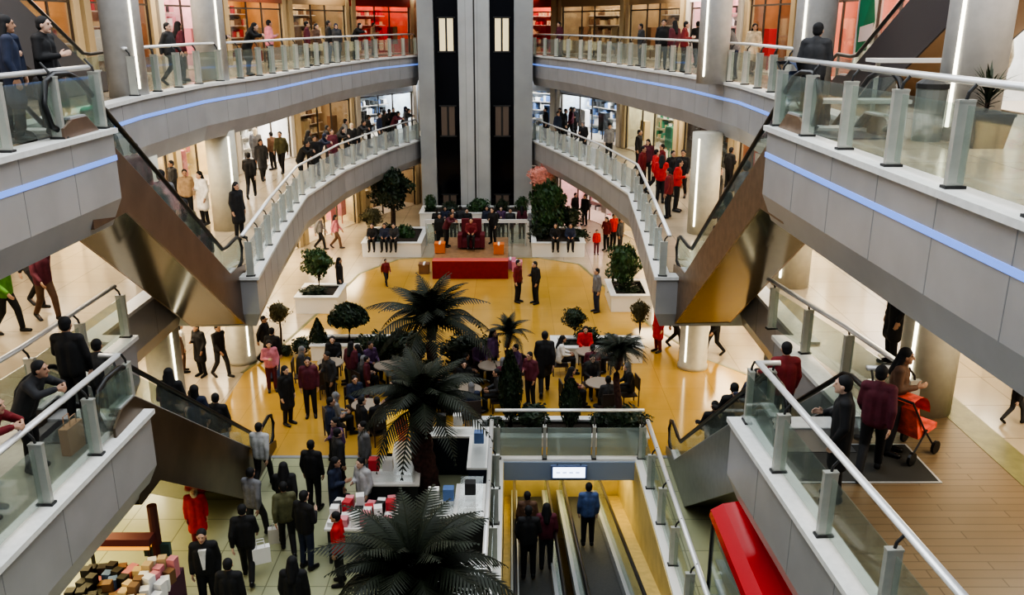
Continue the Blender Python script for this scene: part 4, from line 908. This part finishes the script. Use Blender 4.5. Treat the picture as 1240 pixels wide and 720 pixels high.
gp(452,548,'person in black jacket standing at the threshold by the palm','stand','short','black','charcoal',120,1.7)
gp(462,534,'person in charcoal coat beside the one at the threshold','hold','long','charcoal','black',-30,1.68,K_)
gp(438,545,'person in navy jacket near the threshold','hold','short','navy','black',100,1.7)
gp(446,484,'small person in pink and maroon jacket before the palms','stand','short','maroon','maroon',100,1.35)
gp(413,362,'person in dark coat beside the square planter of the ball topped tree','stand','long','black','brown',90,1.70,K_)
gp(468,346,'small child in dark red walking across the amber floor','walk','short','dark red','black',30,1.15)
gp(627,366,'person in dark red jacket, one of a pair before the stage','stand','short','dark red','black',60,1.72)
gp(640,366,'person in black jacket, one of a pair before the stage','hold','short','black','black',-60,1.72)
gp(659,478,'tall man in long black coat on the open amber floor','walk','short','black','black',180,1.98,K_)
gp(796,426,'woman in red coat near the round column','stand','long','red','dark red',-60,1.66,K_)
gp(813,424,'person in black coat behind the round column','walk','short','black','black',60,1.62)
gp(864,430,'person in black jacket walking over the white floor beyond the round column','walk','short','black','black',-70,1.66)
gp(216,462,'person in brown jacket under the bronze escalator','stand','long','brown','dark red',10,1.72)
gp(237,458,'person in black coat over white shirt under the bronze escalator','hold','short','black','black',-30,1.74,K_)
gp(261,454,'person in black jacket closest to the ground column','stride','short','black','charcoal',60,1.74)
gp(226,452,'person in white jacket among the dark figures under the escalator','stand','long','white','brown',120,1.66)
gp(722,378,'man in grey jacket standing at the square planter','stand','short','grey','navy',-70,1.72)
gp(742,300,'person in red jacket by the ground shops past the broad tree','stand','short','red','black',30,1.7)
gp(733,302,'person in dark red jacket next to the bright red one','hold','long','dark red','black',-40,1.66)
gp(722,308,'child in red beside the two red jackets','stand','short','red','maroon',0,1.2)
gp(750,306,'person in charcoal jacket behind the broad green tree','stand','short','charcoal','black',60,1.7)
gp(696,271,'person in black coat by the far ground shops, first of two','stand','short','black','black',40,1.7,K_)
gp(707,272,'person in black jacket by the far ground shops, second of two','stand','short','black','black',-40,1.7)
gp(408,301,'person in pink jacket before the cream ground shops','walk','long','pink','brown',80,1.66)
gp(396,302,'person in grey jacket before the cream ground shops','walk','short','grey','black',80,1.68)
gp(533,300,'performer in black jacket on the far end of the line by the balustrade','stand','short','black','black',10,1.7)
FXY=lambda px,Y,z: (xat(px,Y,z),Y,z)
BK=[(530,'black'),(540,'navy'),(549,'black'),(558,'charcoal'),(566,'black'),(590,'navy'),(599,'black'),(607,'purple'),(618,'charcoal'),(632,'maroon'),(645,'grey')]
for i,(px,c) in enumerate(BK):
    person('person in %s jacket lined up behind the stage boards, %s from the red armchair planter side'%(c,ORD[i]) if 0 else 'person in %s jacket lined up behind the stage, %s from the green shrub'%(c,ORD[i]),(*FXY(px,42.35+.55*(i%2),.01),),['stand','hold','stand'][i%3],['short','long','short','short'][i%4],c,'black',R(180*(i%3==0)),1.7,group='line behind the stage')
for px,lb,c in ((452,'person in black coat sitting on the stage planter edge, olive tree side','black'),(467,'person in navy coat sitting on the stage planter edge, middle','navy'),(478,'person in charcoal coat sitting on the stage planter edge, shrub side','charcoal'),(672,'person in black jacket seated on the far planter edge by the leafy tree','black'),(690,'person in navy jacket seated on the far planter edge, stroller side','navy')):
    x,y,_=FXY(px,39.42,.3); person(lb,(x,y,.345),'sit','short',c,'black',0,1.68)
# chairs, tables and seated guests in the plaza cafe
m_chair=M('cafe chair',(.05,.035,.03),.45)
def chair(label,x,y,rz,c=None,group='cafe chairs'):
    t=thing('cafe_chair',label,'chair',(x,y,.012),rz,group); c=c or m_chair
    MB().bp(-.22,.22,-.22,.22,.300,.332).obj('seat',c,t); MB().bp(-.22,.22,.245,.28,.48,.86).obj('backrest',c,t)
    for sx in(-1,1):
        for sy in(-1,1): MB().tube([(sx*.21,sy*.19+.06*(sy>0),0),(sx*.21,sy*.19+.07*(sy>0),.31 if sy<0 else .86)],.018,6).obj('leg',c,t)
def table(label,x,y):
    t=thing('cafe_table',label,'table',(x,y,.012),0,'cafe tables')
    MB().lathe([(.38,.70),(.40,.715),(.40,.735),(.38,.75)],(0,0,0),20).obj('table_top',M('cafe table top',(.30,.25,.2),.3),t); MB().tube([(0,0,.03),(0,0,.70)],.035,8).obj('stem',m_dark,t); MB().lathe([(.17,0),(.16,.03),(.05,.05)],(0,0,0),16).obj('base',m_dark,t)
for (px,py),wh,cs in CAFE:
    x,y=at(px,py,0); table('round cafe table '+wh,x,y)
    for i,c in enumerate(cs):
        a=PI/4+i*PI/2+px*.01; r=.86; cx,cy=x+r*math.cos(a),y+r*math.sin(a)
        d=['facing the lift tower','facing the bronze escalator','looking towards the pit','facing the ground column'][i]
        side=['far pit side','far escalator side','near escalator side','near pit side'][int(((a)%(2*PI))//(PI/2))]
        rz=math.atan2(-math.cos(a),math.sin(a)) ; rz=math.atan2(x-cx,-(y-cy))
        chair('dark cafe chair %s, %s of its table'%(wh,side),cx,cy,rz)
        person('person in %s seated %s, %s'%(c,wh,side),(cx+.02*math.cos(a),cy+.02*math.sin(a),.03),'sit',['short','long','short','hood'][i],c,'black',rz,1.66,J,'black' if i!=3 else 'grey')
# stage armchair and guest
x,y,_=FXY(571,38.0,.8)
t=thing('armchair','dark red armchair in the middle of the stage','armchair',(x,y,.79),0); m_arm=M('armchair velvet',(.13,.012,.02),.7)
MB().bp(-.42,.42,-.35,.35,.08,.41).obj('seat',m_arm,t); MB().bp(-.45,.45,.28,.5,.08,1.25).obj('backrest',m_arm,t)
for sx in(-1,1):
    MB().bp(sx*.5-.1,sx*.5+.1,-.35,.4,.08,.66).obj('armrest',m_arm,t)
    for sy in(-1,1): MB().bp(sx*.4-.03,sx*.4+.03,sy*.28-.03,sy*.28+.03,0,.08).obj('leg',m_dark,t)
person('person in dark red jacket seated in the stage armchair',(x,y-.12,.89),'sit','short','dark red','black',0,1.75)
person('person in black coat bending beside the stage armchair',(x-1.05,y+.1,.80),'lean','short','maroon','black',R(60),1.7)
person('person in black jacket standing on the stage behind the armchair arm',(x+.95,y+.75,.80),'hold','short','black','black',R(-30),1.7)
for i,(px,Y,c,nm) in enumerate(((533,37.2,m_orange,'orange'),(604,37.0,m_orange,'orange'),(514,36.6,GOODS[4],'brown'),(618,37.4,GOODS[1],'pink'),(626,37.0,GOODS[1],'rose'))):
    z=.80 if 525<px<612 else 0.012; x,y,_=FXY(px,Y,z)
    t=thing('gift_box',['orange gift box on the stage, planter side','orange gift box on the stage, far end','brown gift box on the floor at the stage corner','pink gift box on the floor past the stage end','rose gift box beside the pair before the stage'][i],'box',(x,y,z)); MB().bp(-.22,.22,-.22,.22,0,.40).obj('box_body',M('gift %s'%nm,{'orange':(.6,.16,.03),'brown':(.2,.1,.05),'pink':(.65,.2,.3),'rose':(.7,.25,.35)}[nm],.5),t)
    MB().bp(-.235,.235,-.235,.235,.36,.44).obj('lid',M('gift %s'%nm),t); MB().bp(-.04,.04,-.24,.24,.40,.45).obj('ribbon',GOODS[0],t)
# riders in the pit
def wk(xc,y,label,*a,**k): person(label,(xc,y,zsl(y)+.06),*a,**k)
wk(.35,16.0,'person in black jacket with two others on the pit walkway','hold','short','black','black',PI,1.72)
wk(.75,16.5,'person in maroon jacket beside the black jacket on the pit walkway','stand','long','maroon','charcoal',PI,1.62)
wk(.35,17.4,'person in brown jacket ahead of the others on the pit walkway','stand','short','brown','black',PI,1.62)
wk(1.8,18.0,'lone rider in blue jacket on the second pit walkway','stand','short','blue','black',PI,1.66)
# bags
def bag(label,loc,c,rz=0,sx=.34,sz=.34):
    t=thing('shopping_bag',label,'bag',loc,rz); MB().bp(-sx/2,sx/2,-.07,.07,0,sz).obj('bag_body',c,t)
    for y in(-.05,.05): MB().tube([(-.08,y,sz),(-.07,y,sz+.14),(.07,y,sz+.14),(.08,y,sz)],.008,5).obj('handle',c,t)
x,y=at(302,704,0); bag('white shopping bag held by the striding man in black',(x+.27,y+.05,.42),GOODS[0],.4)
x,y=at(311,654,0); bag('pale shopping bag beside the walker in grey jacket',(x+.45,y-.05,.0),M('pale bag',(.6,.58,.55),.6),.2)
bag('beige bag resting by the lower wing railing',(-6.5,11.6,L1+.01),M('beige bag',(.55,.33,.2),.6),1.5,.4,.42)
# ------------------------------------------------------------------ light
w=bpy.data.worlds.new('world'); sc.world=w; w.use_nodes=True
bg=w.node_tree.nodes['Background']; bg.inputs[0].default_value=(.80,.88,1,1); bg.inputs[1].default_value=.35
def area(name,loc,size,power,color=(1,1,1),rot=(0,0,0)):
    l=bpy.data.lights.new(name,'AREA'); l.shape='RECTANGLE'; l.size,l.size_y=size; l.energy=power; l.color=color
    o=bpy.data.objects.new(name,l); col.objects.link(o); o.location=loc; o.rotation_euler=rot; return o
area('skylight',(-1.3,27,19),(12,44),4600,(.93,.97,1))
area('skylight_front',(-1.3,4,18),(12,12),1100,(.93,.97,1))
for y in (10,17,24,31,38,45):
    for x,sg in ((-10.6 if y<34 else -9.3,1),(8.2 if y<34 else 6.8,-1)):
        area('gallery_lamp_or_fill',(x,y,L2-HB[L2]+.0),(2.2,3.6),230,(1,.86,.66)); area('gallery_lamp_or_fill',(x,y,L1-HB[L1]+.0),(2.2,3.6),240,(1,.84,.60))
        if y>23: area('gallery_lamp_or_fill',(x,y,11.85),(2.2,3.6),200,(1,.88,.72))
area('gallery_lamp_or_fill',(-9.0,11,13),(4,6),320,(1,.9,.8)); area('gallery_lamp_or_fill',(8.0,11,13),(4,6),420,(1,.9,.8))  # lamps added where no ceiling hangs, to brighten the near upper wings
for x in (-6,2.5):
    area('gallery_lamp_or_fill',(x,53,L2-HB[L2]),(3,3),140,(1,.92,.85)); area('gallery_lamp_or_fill',(x,53,L1-HB[L1]),(3,3),140,(1,.9,.75)); area('gallery_lamp_or_fill',(x,53,11.8),(3,3),110,(1,.9,.75))
area('pit_lamp_or_fill',(1.4,20.9,-.56),(3,2.2),120,(1,.85,.5)); area('shop_glow_fill',(-8.6,14,3.0),(2,4),170,(1,.80,.36)); area('pit_lamp_or_fill',(1.4,14.2,3.0),(2.4,1.2),0.01,(1,.95,.85))  # wing light added to imitate shop glow; last pit light an added floating fill
# ------------------------------------------------------------------ camera
cd=bpy.data.cameras.new('camera'); cam=bpy.data.objects.new('camera',cd); col.objects.link(cam)
cd.sensor_width=36; cd.lens=36*F/1240; cd.clip_end=300; cam.location=(0,0,CZ); cam.rotation_euler=(PI/2-TH,0,0); sc.camera=cam
sc.view_settings.view_transform='AgX'; sc.view_settings.look='AgX - High Contrast'; sc.view_settings.exposure=-.2
sc.cycles.max_bounces=6; sc.cycles.diffuse_bounces=3; sc.cycles.glossy_bounces=3; sc.cycles.transparent_max_bounces=14; sc.cycles.transmission_bounces=4
sc.cycles.sample_clamp_indirect=6; sc.cycles.caustics_reflective=False; sc.cycles.caustics_refractive=False
try: sc.cycles.use_denoising=True
except Exception: pass
